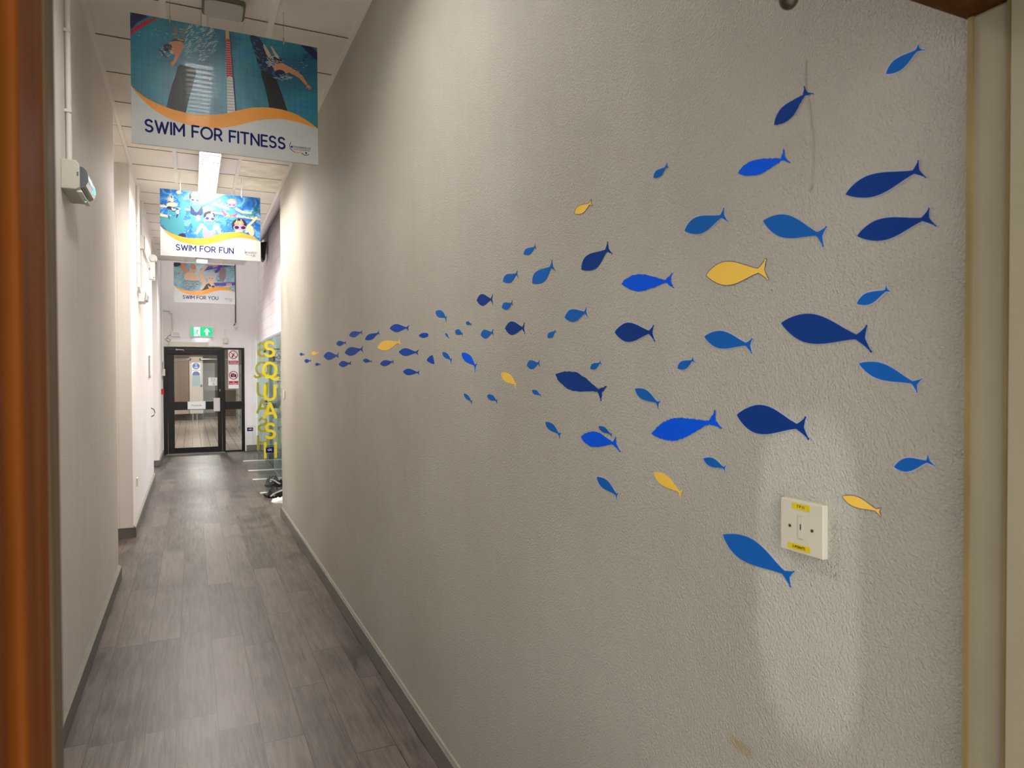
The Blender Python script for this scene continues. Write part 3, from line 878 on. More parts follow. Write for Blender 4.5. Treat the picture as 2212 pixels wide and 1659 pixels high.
# ------------------------------------------------------------------ socket plate on the right wall
y0s, y1s, z0s, z1s = 0.826, 0.918, 1.384, 1.476
PT = 0.012
r = thing('telephone_socket', (XR, 0.872, 1.43), 'cream square telephone socket plate with yellow labels, low on the fish wall', 'wall socket')
MB().box(XR - PT, y0s, z0s, XR + 0.001, y1s, z1s).build('plate', M_cream, r, bevel=0.002)
cy, cz = 0.872, 1.430
MB().box(XR - PT - 0.0008, cy - 0.0065, cz - 0.020, XR - PT, cy + 0.0065, cz + 0.020).build('shutter_surround', mat('shutter surround', srgb(196, 190, 176), 0.5), r, bevel=0.0006)
MB().box(XR - PT - 0.0012, cy - 0.0055, cz - 0.0188, XR - PT, cy + 0.0055, cz + 0.0188).build('shutter', M_cream, r)
MB().box(XR - PT - 0.0016, cy - 0.001, cz - 0.004, XR - PT, cy + 0.001, cz + 0.006).build('slot', M_dark, r)
for s in (-1, 1):
    MB().tube([(XR - PT - 0.0008, cy + s * 0.024, cz - 0.001), (XR - PT + 0.001, cy + s * 0.024, cz - 0.001)], 0.0027, 14).build('screw', mat('dark screw hole', srgb(62, 50, 36), 0.5), r)
M_lab = mat('yellow label tape', srgb(226, 204, 22), 0.4)
for zc, yc, hw, txt in ((1.4655, cy + 0.000, 0.0190, 'T P 11'), (1.3945, cy + 0.004, 0.024, '3 POINTS')):
    lb = MB().box(XR - PT - 0.0006, yc - hw, zc - 0.0052, XR - PT, yc + hw, zc + 0.0052).build('label_tape', M_lab, r)
    font_text('label_text', txt, M_dark, lb, (XR - PT - 0.0008, yc, zc - 0.0002), (0, -1, 0), (0, 0, 1), 0.0066, bold=0.0001, extrude=0.0001)

# raised plaster crack, scar and small wall plates
def wall_line(name, pts, rad, material, label, cat):
    b = MB().tube([on(x, y, 0, XR - 0.0002) for x, y in pts], rad, 6, radii=None)
    return tag(b.build(name, material, smooth=True), label, cat)


M_scar = mat('plaster ridge', srgb(168, 163, 151), 0.7, bump=0.5, bscale=300)
wall_line('plaster_crack', [(1742, 130), (1740, 175), (1744, 200), (1750, 225), (1753, 262), (1757, 290), (1758, 320), (1757, 370), (1755, 400), (1750, 412)], 0.0012, M_scar, 'thin vertical ridge of cracked plaster between the steep dark fish and the pair at right', 'plaster crack')
p = on(615.5, 851, 0, XR)
r = thing('light_switch', p, 'small cream switch plate at the far end of the fish wall', 'light switch')
MB().box(XR - 0.012, 8.26, 1.42, XR, 8.345, 1.506).build('plate', M_cream, r, bevel=0.002)
MB().box(XR - 0.017, 8.285, 1.445, XR - 0.012, 8.32, 1.481).build('rocker', M_white, r, bevel=0.001)
r = thing('socket_cover', (XL, 8.64, 0.51), 'small blank white plate low on the middle left wall', 'blank wall plate')
MB().box(XL, 8.60, 0.465, XL + 0.014, 8.69, 0.555).build('plate', M_cream, r, bevel=0.003)
for s in (-1, 1):
    MB().tube([(XL + 0.013, 8.645 + s * 0.03, 0.51), (XL + 0.0155, 8.645 + s * 0.03, 0.51)], 0.003, 10).build('screw', M_steel, r)

# ------------------------------------------------------------------ hanging signs
def homography(src):
    """maps crop pixels (TL, TR, BR, BL) to the unit square, v down"""
    dst = [(0, 0), (1, 0), (1, 1), (0, 1)]
    A = []
    for (x, y), (u, v) in zip(src, dst):
        A.append([x, y, 1, 0, 0, 0, -u * x, -u * y, u]); A.append([0, 0, 0, x, y, 1, -v * x, -v * y, v])
    n = 8
    for i in range(n):
        p = max(range(i, n), key=lambda k: abs(A[k][i])); A[i], A[p] = A[p], A[i]
        for k in range(n):
            if k != i:
                f = A[k][i] / A[i][i]
                A[k] = [a - f * b for a, b in zip(A[k], A[i])]
    h = [A[i][8] / A[i][i] for i in range(n)]

    def f(x, y):
        d = h[6] * x + h[7] * y + 1
        return ((h[0] * x + h[1] * y + h[2]) / d, (h[3] * x + h[4] * y + h[5]) / d)
    return f


H1 = homography([(55, 15), (1968, 420), (1970, 1632), (62, 1368)])
H2 = homography([(47, 75), (2042, 250), (2065, 1521), (64.5, 1401)])
H3 = homography([(184, 209), (1806, 295), (1819, 1315), (197, 1253)])
WAVE_UP = [H1(*q) for q in [(56, 772), (110, 830), (200, 900), (300, 955), (400, 1000), (500, 1037), (600, 1065), (720, 1086), (850, 1095), (950, 1092), (1050, 1080), (1130, 1060), (1200, 1043), (1300, 1029), (1400, 1025), (1500, 1033), (1600, 1052), (1680, 1076), (1750, 1105), (1820, 1145), (1880, 1185), (1969, 1255)]]
WAVE_LO = [H1(*q) for q in [(62, 785), (110, 850), (180, 930), (260, 1005), (350, 1070), (450, 1125), (550, 1165), (650, 1195), (750, 1215), (850, 1228), (950, 1232), (1050, 1226), (1150, 1208), (1250, 1182), (1350, 1160), (1450, 1150), (1550, 1148), (1630, 1155), (1700, 1168), (1780, 1190), (1850, 1213), (1968, 1260)]]


def water(name, a, b, c, scale=3.0, fine=0.3, grid=None):
    m = bpy.data.materials.new(name); m.use_nodes = True
    N, L = m.node_tree.nodes, m.node_tree.links
    p = N['Principled BSDF']; p.inputs['Roughness'].default_value = 0.36; p.inputs['Coat Weight'].default_value = 0.12
    tc = N.new('ShaderNodeTexCoord')
    n = N.new('ShaderNodeTexNoise'); n.inputs['Scale'].default_value = scale; n.inputs['Detail'].default_value = 7; n.inputs['Roughness'].default_value = 0.55; n.inputs['Distortion'].default_value = 1.2
    L.new(tc.outputs['Object'], n.inputs['Vector'])
    r = N.new('ShaderNodeValToRGB'); r.color_ramp.elements[0].position = 0.35; r.color_ramp.elements[1].position = 0.68
    e = r.color_ramp.elements.new(0.5)
    r.color_ramp.elements[0].color = a; e.color = b; r.color_ramp.elements[2].color = c
    L.new(n.outputs['Fac'], r.inputs['Fac'])
    out = r.outputs['Color']
    if grid:
        sp = N.new('ShaderNodeSeparateXYZ'); cb = N.new('ShaderNodeCombineXYZ'); L.new(tc.outputs['Object'], sp.inputs[0])
        nz = N.new('ShaderNodeTexNoise'); nz.inputs['Scale'].default_value = 14; L.new(tc.outputs['Object'], nz.inputs['Vector'])
        ad = N.new('ShaderNodeMath'); ad.operation = 'MULTIPLY_ADD'; ad.inputs[1].default_value = 0.012; L.new(nz.outputs['Fac'], ad.inputs[0]); L.new(sp.outputs['X'], ad.inputs[2])
        L.new(ad.outputs[0], cb.inputs[0]); L.new(sp.outputs['Z'], cb.inputs[1])
        t = N.new('ShaderNodeTexBrick'); t.offset = 0; t.inputs['Scale'].default_value = 1; t.inputs['Brick Width'].default_value = grid; t.inputs['Row Height'].default_value = grid
        t.inputs['Mortar Size'].default_value = 0.0012; t.inputs['Mortar'].default_value = (0.3, 0.45, 0.6, 1); t.inputs['Color1'].default_value = t.inputs['Color2'].default_value = (1, 1, 1, 1)
        L.new(cb.outputs[0], t.inputs['Vector'])
        mx = N.new('ShaderNodeMix'); mx.data_type = 'RGBA'; mx.blend_type = 'MULTIPLY'; mx.inputs[0].default_value = 0.8
        L.new(out, mx.inputs[6]); L.new(t.outputs['Color'], mx.inputs[7]); out = mx.outputs[2]
    L.new(out, p.inputs['Base Color'])
    return m


def pm(name, r, g, b):
    return mat('print ' + name, srgb(r * 0.86, g * 0.86, b * 0.86), 0.42, spec=0.35, coat=0.06)


P_blk, P_navy, P_red, P_yel, P_wht = pm('black', 18, 26, 30), pm('navy', 24, 36, 82), pm('red', 196, 44, 56), pm('straw', 214, 182, 96), pm('white', 226, 232, 230)
P_skin, P_skin2, P_teal, P_teal2, P_deep = pm('skin', 214, 148, 112), pm('pale skin', 228, 190, 160), pm('teal skin', 62, 136, 150), pm('dark teal', 26, 92, 116), pm('deep blue', 20, 84, 150)
P_pink, P_rose, P_hair, P_hair2, P_grey = pm('pink', 232, 132, 190), pm('rose', 206, 64, 120), pm('brown hair', 60, 42, 36), pm('fair hair', 168, 128, 96), pm('grey hair', 196, 198, 204)
P_purple, P_purp2, P_pool, P_foam, P_stone = pm('purple foam', 74, 52, 160), pm('light purple', 104, 82, 196), pm('pool tile', 120, 142, 150), pm('foam', 186, 214, 218), pm('stone', 140, 116, 116)
P_org, P_green = pm('orange cloth', 226, 110, 70), pm('green cloth', 120, 180, 80)
PAL = [water('print water turquoise', srgb(10, 82, 112), srgb(26, 118, 136), srgb(12, 84, 150), 2.2, grid=0.034), P_blk, P_navy, P_red, P_yel, P_wht, P_skin, P_skin2, P_teal, P_teal2, P_deep, P_pink, P_rose, P_hair, P_hair2, P_grey,
       P_purple, P_purp2, P_pool, P_foam, P_stone, P_org, P_green, water('print water blue', srgb(14, 70, 132), srgb(26, 98, 160), srgb(112, 160, 184), 11), water('print water grey', srgb(84, 130, 150), srgb(112, 154, 168), srgb(150, 184, 190), 7)]
(C_W1, C_BLK, C_NAVY, C_RED, C_YEL, C_WHT, C_SK, C_SK2, C_TEAL, C_TEAL2, C_DEEP, C_PINK, C_ROSE, C_HAIR, C_HAIR2, C_GREY, C_PUR, C_PUR2, C_POOL, C_FOAM, C_STONE, C_ORG, C_GRN, C_W2, C_W3) = range(25)


class Art:
    """flat printed shapes laid on the sign board, each a hair above the last"""
    def __init__(self, hom, origin, W, Hh):
        self.h, self.o, self.W, self.H, self.mb, self.k = hom, origin, W, Hh, MB(), 0

    def put(self, x, y, uv=False, lift=0.0):
        u, v = (x, y) if uv else self.h(x, y)
        u = min(max(u, 0.0), 1.0); v = min(max(v, 0.0), 1.0)
        return (self.o[0] + u * self.W, self.o[1] - 0.0004 - self.k * 0.00004 - lift, self.o[2] - v * self.H)

    def poly(self, pts, c, uv=False):
        self.k += 1
        self.mb.face([self.put(x, y, uv) for x, y in pts], c)

    def smooth(self, pts, c, n=3):
        """Chaikin-rounded polygon"""
        for _ in range(n):
            q = []
            for (a, b), (d, e) in zip(pts, pts[1:] + pts[:1]):
                q += [(a * .75 + d * .25, b * .75 + e * .25), (a * .25 + d * .75, b * .25 + e * .75)]
            pts = q
        self.poly(pts, c)

    def ell(self, cx, cy, rx, ry, c, rot=0, n=22):
        a = math.radians(rot)
        self.poly([(cx + rx * math.cos(t) * math.cos(a) - ry * math.sin(t) * math.sin(a), cy + rx * math.cos(t) * math.sin(a) + ry * math.sin(t) * math.cos(a)) for t in [2 * PI * i / n for i in range(n)]], c)

    def limb(self, pts, w, c):
        """tapering stroke: w is one width or a list"""
        self.k += 1
        ws = w if isinstance(w, (list, tuple)) else [w] * len(pts)
        for poly, layer in strip2d(pts, list(ws)):
            self.mb.face([self.put(x, y, lift=layer * 0.00001) for x, y in poly], c)

    def hand(self, x, y, ang, s, c):
        self.ell(x, y, s * .55, s * .5, c)
        for i, (da, ln) in enumerate(((-42, .8), (-18, 1.05), (2, 1.1), (22, 1.0), (70, .75))):
            t = math.radians(ang + da)
            self.limb([(x, y), (x + math.cos(t) * s * (ln + .35), y + math.sin(t) * s * (ln + .35))], [s * .17, s * .10], c)

    def spray(self, cx, cy, rx, ry, n, c, size, seed=1, stretch=2.5, ang=0):
        rnd = random.Random(seed)
        self.k += 1
        for _ in range(n):
            t, q = rnd.uniform(0, 2 * PI), math.sqrt(rnd.random())
            x, y = cx + rx * q * math.cos(t), cy + ry * q * math.sin(t)
            a = math.radians(ang + rnd.uniform(-35, 35)); s = size * rnd.uniform(.4, 1.2)
            ca, sa = math.cos(a), math.sin(a)
            self.mb.face([self.put(x + ca * dx - sa * dy, y + sa * dx + ca * dy) for dx, dy in ((-s * stretch, 0), (-s * .4, -s * .5), (s * stretch, 0), (s * .3, s * .5))], c)


def art_fitness(A):
    A.smooth([(55, 15), (150, 30), (260, 65), (120, 120), (90, 180), (55, 195)], C_NAVY, 2)
    A.limb([(40, 232), (130, 175), (230, 120), (340, 62)], [30, 26, 22, 16], C_RED)
    for i in range(9):
        x = 70 + i * 32; A.limb([(x, 222 - i * 19), (x + 10, 195 - i * 19)], 2.5, C_NAVY)
    pass
    A.spray(760, 330, 190, 210, 110, C_FOAM, 10, 2, 3, -30)
    A.spray(770, 330, 170, 200, 60, C_WHT, 9, 3, 3, -30)
    A.smooth([(545, 560), (640, 590), (735, 620), (715, 720), (660, 900), (600, 1160), (395, 1120), (470, 800), (520, 680)], C_BLK, 1)
    A.limb([(1048, 208), (1055, 328)], [17, 19], C_YEL)
    A.limb([(1056, 330), (1072, 728)], [19, 30], C_RED)
    A.limb([(1072, 728), (1088, 1085)], [31, 42], C_WHT)
    for i in range(16):
        y = 345 + i * 24; A.limb([(1036 - i * .5, y), (1076 + i * 1.4, y + 4)], 2.2, C_WHT)
    for i in range(11):
        y = 745 + i * 30; A.limb([(1044, y), (1104 + i * 1.5, y + 6)], 2.4, C_STONE)
    A.limb([(1078, 260), (1100, 560), (1135, 1070)], [4, 5, 8], C_NAVY)
    A.smooth([(1378, 640), (1440, 655), (1535, 700), (1600, 880), (1700, 1180), (1500, 1180), (1440, 830)], C_BLK, 1)
    A.smooth([(1265, 262), (1375, 290), (1460, 470), (1530, 640), (1470, 700), (1370, 620), (1320, 430)], C_NAVY, 2)
    A.spray(1400, 470, 120, 180, 70, C_TEAL, 8, 5, 3, 40)
    A.smooth([(1790, 380), (1967, 430), (1969, 575), (1900, 490), (1840, 440)], C_NAVY, 2)
    A.spray(1870, 520, 70, 40, 16, C_NAVY, 9, 6, 3, 30)
    # left swimmer
    A.limb([(520, 190), (525, 290)], [20, 14], C_STONE); A.limb([(605, 205), (598, 300)], [16, 12], C_STONE)
    A.smooth([(480, 300), (620, 300), (610, 350), (470, 350)], C_NAVY, 2); A.limb([(545, 305), (600, 320)], 7, C_YEL)
    A.smooth([(440, 340), (520, 320), (610, 335), (590, 430), (545, 500), (490, 450), (430, 400)], C_SK, 2)
    A.limb([(560, 400), (535, 480), (505, 545)], [26, 20, 14], C_SK); A.hand(492, 548, 110, 26, C_SK)
    A.ell(440, 392, 48, 40, C_BLK, 10); A.spray(430, 420, 80, 60, 34, C_WHT, 7, 8, 2.5, 30)
    A.limb([(350, 405), (380, 430), (400, 470), (425, 495)], [6, 9, 8, 4], C_NAVY)
    # right swimmer
    A.limb([(1425, 385), (1450, 440), (1480, 500)], [9, 16, 18], C_SK2); A.limb([(1500, 405), (1530, 460), (1560, 510)], [8, 13, 16], C_SK2)
    A.smooth([(1460, 500), (1600, 520), (1620, 570), (1480, 560)], C_BLK, 2); A.spray(1530, 560, 90, 60, 60, C_WHT, 9, 10, 2.5, 20)
    A.smooth([(1510, 590), (1600, 570), (1700, 640), (1660, 690), (1540, 680)], C_SK, 2)
    A.limb([(1600, 600), (1720, 665), (1800, 720), (1850, 790)], [30, 26, 20, 14], C_SK); A.hand(1870, 815, 55, 30, C_SK)
    A.ell(1585, 680, 56, 38, C_NAVY, 8); A.spray(1620, 720, 90, 30, 30, C_FOAM, 8, 12, 3, 15)
    A.spray(1780, 620, 90, 60, 14, C_FOAM, 6, 13, 2, 0)
    A.spray(400, 250, 280, 60, 16, C_FOAM, 7, 15, 4, 15)


def goggles(A, x, y, s, c1, c2, rot=0):
    a = math.radians(rot); dx, dy = math.cos(a) * s, math.sin(a) * s
    A.ell(x, y, s * 2.0, s * .85, c1, rot)
    A.ell(x - dx, y - dy, s * .72, s * .5, c2, rot); A.ell(x + dx, y + dy, s * .72, s * .5, c2, rot)


def smile(A, x, y, s, c=C_WHT):
    A.smooth([(x - s, y - s * .25), (x, y + s * .1), (x + s, y - s * .25), (x + s * .5, y + s * .45), (x - s * .5, y + s * .45)], c, 2)


def art_fun(A):
    A.spray(700, 300, 700, 180, 90, C_FOAM, 9, 21, 4, -10); A.spray(1000, 800, 950, 200, 90, C_FOAM, 8, 22, 4, -40)
    A.limb([(55, 420), (400, 470), (900, 520), (1350, 580), (2040, 680)], [22, 18, 14, 14, 20], C_SK2)
    A.spray(300, 600, 300, 300, 60, C_DEEP, 14, 23, 3, 20); A.spray(1500, 700, 500, 300, 70, C_DEEP, 14, 24, 3, 20)
    # girl, top middle: arms wide, fair hair, dark top
    A.limb([(430, 170), (440, 290), (560, 380), (680, 440)], [40, 42, 46, 50], C_TEAL); A.ell(420, 150, 48, 36, C_SK2)
    A.limb([(880, 400), (1050, 330), (1200, 240), (1340, 180)], [44, 36, 30, 24], C_TEAL2)
    A.limb([(880, 370), (1050, 300), (1200, 220), (1320, 170)], [26, 22, 18, 12], C_SK2)
    A.smooth([(640, 420), (760, 400), (900, 420), (900, 620), (860, 900), (700, 900), (650, 620)], C_TEAL, 2)
    A.smooth([(650, 400), (690, 450), (770, 570), (850, 460), (880, 400), (910, 560), (860, 620), (760, 620), (640, 580), (655, 490)], C_NAVY, 2)
    A.ell(735, 235, 112, 105, C_HAIR); A.ell(735, 200, 80, 62, C_HAIR2); A.ell(740, 320, 92, 110, C_TEAL)
    goggles(A, 742, 305, 46, C_SK2, C_NAVY, 6); smile(A, 735, 375, 45)
    A.limb([(930, 200), (950, 280)], [10, 18], C_TEAL2); A.limb([(975, 210), (960, 290)], [8, 14], C_HAIR)
    # boy, left
    A.limb([(470, 400), (520, 560), (430, 700)], [36, 50, 60], C_TEAL)
    A.smooth([(60, 600), (230, 620), (420, 640), (540, 700), (520, 1040), (330, 1010), (180, 900), (60, 760)], C_TEAL, 2)
    A.limb([(60, 600), (200, 625)], [26, 20], C_SK2); A.limb([(400, 590), (380, 650)], [16, 10], C_BLK); A.limb([(215, 620), (240, 680)], [10, 6], C_BLK)
    A.ell(310, 500, 110, 108, C_TEAL); A.ell(290, 395, 110, 42, C_SK2); A.ell(400, 540, 30, 45, C_SK2)
    A.smooth([(165, 455), (230, 420), (300, 450), (430, 480), (430, 500), (330, 500), (230, 500)], C_NAVY, 2); A.limb([(290, 470), (310, 495), (350, 490)], 14, C_SK2)
    A.limb([(290, 525), (320, 532), (350, 525)], 6, C_BLK)
    A.hand(285, 310, -140, 70, C_SK2); A.smooth([(380, 1000), (540, 940), (580, 1060), (450, 1060)], C_NAVY, 2)
    # girl, centre: pink goggles and pink swimsuit
    A.limb([(860, 640 + 80), (760, 760), (720, 900)], [36, 34, 40], C_TEAL); A.hand(800, 690, -80, 62, C_SK2)
    A.smooth([(800, 870), (880, 780), (1040, 760), (1180, 820), (1260, 960), (1240, 1010), (1100, 1070), (840, 1060), (780, 960)], C_TEAL, 2)
    A.limb([(880, 800), (820, 880), (790, 950)], [34, 36, 20], C_SK2); A.limb([(1150, 820), (1220, 900), (1250, 970)], [32, 34, 18], C_SK2)
    A.ell(1025, 610, 112, 92, C_BLK); A.ell(1035, 690, 92, 112, C_TEAL); A.ell(1040, 605, 70, 34, C_SK2); A.ell(1075, 552, 20, 18, C_WHT)
    goggles(A, 1040, 670, 54, C_PINK, C_NAVY, 6); A.limb([(1000, 770), (1040, 778), (1080, 770)], 5, C_ROSE)
    A.smooth([(905, 800), (950, 820), (1020, 930), (1100, 900), (1110, 800), (1145, 800), (1150, 1060), (890, 1070)], C_PINK, 2)
    # girl, top right
    A.limb([(1100, 370), (1250, 420), (1400, 470)], [16, 26, 30], C_SK2); A.limb([(1550, 470), (1700, 560), (1880, 570), (1990, 480)], [30, 34, 34, 40], C_TEAL)
    A.limb([(1560, 470), (1700, 540), (1860, 555)], [24, 20, 16], C_SK2); A.hand(1960, 500, -80, 64, C_TEAL2)
    A.smooth([(1400, 500), (1480, 480), (1560, 520), (1560, 700), (1420, 700)], C_TEAL, 2)
    A.ell(1475, 330, 92, 60, C_HAIR2); A.ell(1475, 410, 78, 90, C_TEAL); A.ell(1475, 345, 70, 34, C_SK2)
    goggles(A, 1475, 395, 42, C_PINK, C_ROSE, 2); A.limb([(1450, 455), (1500, 455)], 4, C_NAVY)
    A.limb([(1290, 520), (1340, 590), (1440, 620), (1530, 610), (1580, 570)], [18, 24, 22, 22, 12], C_ROSE); A.limb([(1380, 610), (1420, 620)], 18, C_GRN); A.limb([(1470, 622), (1500, 625)], 18, C_ORG)
    # girl, bottom right
    A.limb([(1760, 900), (1840, 860), (1880, 960)], [50, 60, 50], C_SK2); A.limb([(1780, 830), (1900, 720), (1960, 650)], [20, 24, 30], C_SK2)
    A.ell(1625, 800, 150, 140, C_BLK); A.ell(1630, 900, 120, 110, C_TEAL); A.ell(1620, 770, 95, 60, C_HAIR2); A.spray(1620, 740, 80, 60, 20, C_SK2, 12, 31, 2, 60)
    goggles(A, 1640, 845, 66, C_PINK, C_BLK, 2); A.limb([(1570, 915), (1680, 920)], [22, 14], C_SK2); A.limb([(1600, 945), (1660, 948)], 8, C_BLK)
    A.hand(1300, 770, -60, 60, C_TEAL)


def art_you(A):
    A.smooth([(184, 209), (370, 215), (380, 300), (184, 340)], C_NAVY, 1)
    A.spray(320, 600, 150, 180, 20, C_FOAM, 10, 41, 5, -35)
    A.smooth([(1430, 330), (1560, 340), (1560, 720), (1360, 660)], C_STONE, 1)
    for i in range(8):
        A.limb([(1560, 380 + i * 42), (1800, 400 + i * 45)], 3, C_FOAM)
    A.limb([(1350, 690), (1500, 715)], [9, 7], C_BLK)
    A.ell(335, 500, 36, 20, C_PINK, -10); A.limb([(200, 560), (300, 520)], 4, C_NAVY)
    A.spray(850, 285, 60, 30, 8, C_DEEP, 12, 42, 1.5, 0)
    # man with raised arm
    A.limb([(420, 200), (425, 330), (500, 440), (560, 520)], [46, 52, 58, 70], C_SK)
    A.smooth([(460, 560), (560, 450), (720, 500), (860, 560), (880, 720), (600, 720), (460, 660)], C_SK2, 2)
    A.smooth([(440, 660), (700, 700), (880, 680), (900, 960), (500, 960), (400, 860)], C_POOL, 2); A.spray(650, 820, 230, 130, 60, C_FOAM, 14, 43, 3, 0); A.spray(650, 830, 220, 120, 50, C_DEEP, 12, 44, 3, 0)
    A.ell(700, 385, 92, 112, C_SK2); A.ell(700, 320, 80, 50, C_SK); A.limb([(655, 372), (690, 378)], 6, C_HAIR); A.limb([(715, 374), (750, 372)], 6, C_HAIR)
    A.limb([(700, 380), (706, 415)], 10, C_SK); A.limb([(660, 445), (695, 430), (735, 446)], 10, C_GREY); A.limb([(675, 462), (720, 462)], 4, C_RED)
    # purple foam noodles
    A.limb([(1400, 330), (1370, 400), (1310, 460)], [44, 42, 40], C_PUR)
    A.limb([(935, 405), (1180, 350), (1400, 305), (1790, 285)], [46, 44, 42, 10], C_PUR); A.limb([(945, 385), (1200, 328), (1400, 290)], [10, 10, 8], C_PUR2)
    A.limb([(1280, 790), (1560, 780), (1806, 770)], [44, 42, 42], C_PUR); A.limb([(1290, 765), (1800, 745)], [9, 9], C_PUR2)
    # woman with grey hair
    A.limb([(1060, 310), (960, 400), (900, 480), (940, 620), (1010, 780)], [28, 36, 46, 64, 60], C_SK2)
    A.smooth([(940, 820), (1060, 720), (1250, 760), (1300, 860), (1200, 960), (880, 960)], C_SK2, 2)
    A.smooth([(1080, 740), (1100, 880), (1140, 900), (1000, 980), (870, 970), (980, 900)], C_BLK, 2)
    A.ell(1190, 570, 130, 125, C_GREY); A.ell(1060, 580, 50, 70, C_GREY); A.ell(1180, 640, 95, 130, C_SK2)
    A.smooth([(1090, 560), (1130, 470), (1250, 470), (1310, 560), (1290, 650), (1250, 590), (1150, 600), (1090, 640)], C_GREY, 2)
    A.limb([(1120, 630), (1150, 628)], 7, C_HAIR); A.limb([(1200, 632), (1230, 636)], 7, C_HAIR); A.limb([(1178, 640), (1172, 670)], 8, C_SK); smile(A, 1182, 706, 40); A.limb([(1145, 692), (1182, 700), (1220, 694)], 4, C_RED)
    A.limb([(1110, 790), (1150, 830)], 26, C_BLK); A.limb([(1210, 850), (1250, 845)], 24, C_BLK)
    for i in range(4):
        A.limb([(1215 + i * 34, 270 - i * 3), (1240 + i * 34, 350 - i * 12)], [12, 10], C_SK2)
        A.limb([(1600 + i * 36, 765), (1590 + i * 36, 840)], [10, 12], C_SK2)
    A.limb([(1520, 860), (1640, 850), (1720, 820)], [14, 22, 14], C_SK2); A.ell(1330, 505, 26, 22, C_SK2)
    A.spray(1700, 900, 100, 50, 24, C_FOAM, 12, 47, 2, 0)


def hanging_sign(Y, X0, W, ztop, Hh, hom, bgc, art, text, tx0, tx1, tbase, label, tsize_scale=1.0, drop_l=0.0):
    root = thing('hanging_sign', (X0 + W / 2, Y, ztop - Hh), label, 'sign', 'swimming signs hanging from the ceiling')
    MB().box(X0, Y, ztop - Hh, X0 + W, Y + 0.005, ztop).build('board', M_board, root)
    A = Art(hom, (X0, Y, ztop), W, Hh)
    A.poly([(0, 0), (1, 0)] + [(u, v) for u, v in reversed(WAVE_UP)], bgc, uv=True)
    art(A)
    up, lo = WAVE_UP, WAVE_LO
    # the shapes must not hang over the wave: the white lower field and the wave are laid over them
    pic = A.mb.build('printed_photograph', PAL, root, recalc=False)
    off = (A.k + 6) * 0.00004
    F = lambda u, v, d: (X0 + min(max(u, 0), 1) * W, Y - off - d, ztop - min(max(v, 0), 1) * Hh)
    low = MB().prism([F(u, v, 0) for u, v in lo] + [F(1, 1, 0), F(0, 1, 0)], (0, -0.0003, 0))
    low.build('lower_field', M_board, root)
    wv = MB().prism([F(u, v, 0.0004) for u, v in up] + [F(u, v, 0.0004) for u, v in reversed(lo)], (0, -0.0003, 0))
    wv.build('orange_wave', M_orange, root)
    # slogan
    size = Hh * 0.088 * tsize_scale
    wd = text_width(text) * size
    k = (tx1 - tx0) * W / wd
    zb = ztop - tbase * Hh
    put = lambda x, y: (X0 + tx0 * W + x * k, Y - off - 0.0010, zb + y)
    x = 0.0
    for word in text.split(' '):
        t = MB()
        x = stroke_text(t, word, put, x, 0, size, size * 0.092) + (GL[' '][0] + 0.26) * size
        t.build('slogan_word', M_navy, root, recalc=False)
    # small logo: arc, two dots, waves, lettering
    lg = MB()
    cx, cz = X0 + 0.893 * W, ztop - 0.885 * Hh
    q = lambda x, y: (cx + x * W, Y - off - 0.0010, cz + y * W)
    ribbon(lg, [(-0.052, 0.034), (-0.060, 0.018), (-0.057, 0.0), (-0.045, -0.014), (-0.028, -0.022)], 0.0016, q, 0)
    lg.face([q(-0.048 + 0.0055 * math.cos(a * PI / 6), 0.008 + 0.0055 * math.sin(a * PI / 6)) for a in range(12)], 0)
    ribbon(lg, [(-0.028, -0.022), (-0.012, -0.022), (0.004, -0.018), (0.018, -0.022)], 0.0022, q, 1)
    ribbon(lg, [(0.010, -0.024), (0.024, -0.031), (0.040, -0.032), (0.052, -0.024)], 0.0018, q, 0)
    lg.face([q(0.036 + 0.0055 * math.cos(a * PI / 6), -0.018 + 0.0055 * math.sin(a * PI / 6)) for a in range(12)], 0)
    lo_ = lg.build('logo', [M_navy, M_orange], root, recalc=False)
    font_text('logo_lettering', 'WADEBRIDGE', M_dark, lo_, (cx + 0.008 * W, Y - off - 0.0012, cz + 0.010 * W), (1, 0, 0), (0, 0, 1), 0.0175 * W, bold=0.0, extrude=0.0002)
    font_text('logo_lettering', 'SPORTS & LEISURE CENTRE', M_dark, lo_, (cx + 0.009 * W, Y - off - 0.0012, cz - 0.004 * W), (1, 0, 0), (0, 0, 1), 0.0078 * W, extrude=0.0002)
    for u in (0.195, 0.805):
        x = X0 + u * W
        wr = MB().tube([(x, Y + 0.0025, ztop + 0.008), (x, Y + 0.0025, ZC - 0.004)], 0.0016, 8).build('wire', M_steel, root, smooth=True)
        MB().tube([(x, Y + 0.0025, ztop - 0.016), (x, Y + 0.0025, ztop + 0.022)], 0.0052, 12).build('wire_clip', M_steel, wr, smooth=True)
    return root


hanging_sign(4.34, -0.288, 1.0, 3.683, 0.712, H1, C_W1, art_fitness, 'SWIM FOR FITNESS', 0.068, 0.805, 0.897, 'nearest hanging sign reading SWIM FOR FITNESS with two lane swimmers')
hanging_sign(8.20, -0.288, 1.0, 3.660, 0.706, H2, C_W2, art_fun, 'SWIM FOR FUN', 0.150, 0.715, 0.905, 'middle hanging sign reading SWIM FOR FUN with children in goggles under water', 0.92)
hanging_sign(13.55, -0.272, 1.0, 3.664, 0.697, H3, C_W3, art_you, 'SWIM FOR YOU', 0.142, 0.715, 0.905, 'farthest hanging sign reading SWIM FOR YOU with an older couple and purple noodles', 0.92)

# ------------------------------------------------------------------ ceiling lamps
M_tube_on = mat('lit fluorescent tube', (1, 1, 1, 1), 0.5, emit=(1.0, 0.96, 0.9, 1), estr=9.0)
M_refl = mat('bright white louvre', srgb(246, 246, 244), 0.25, emit=None)


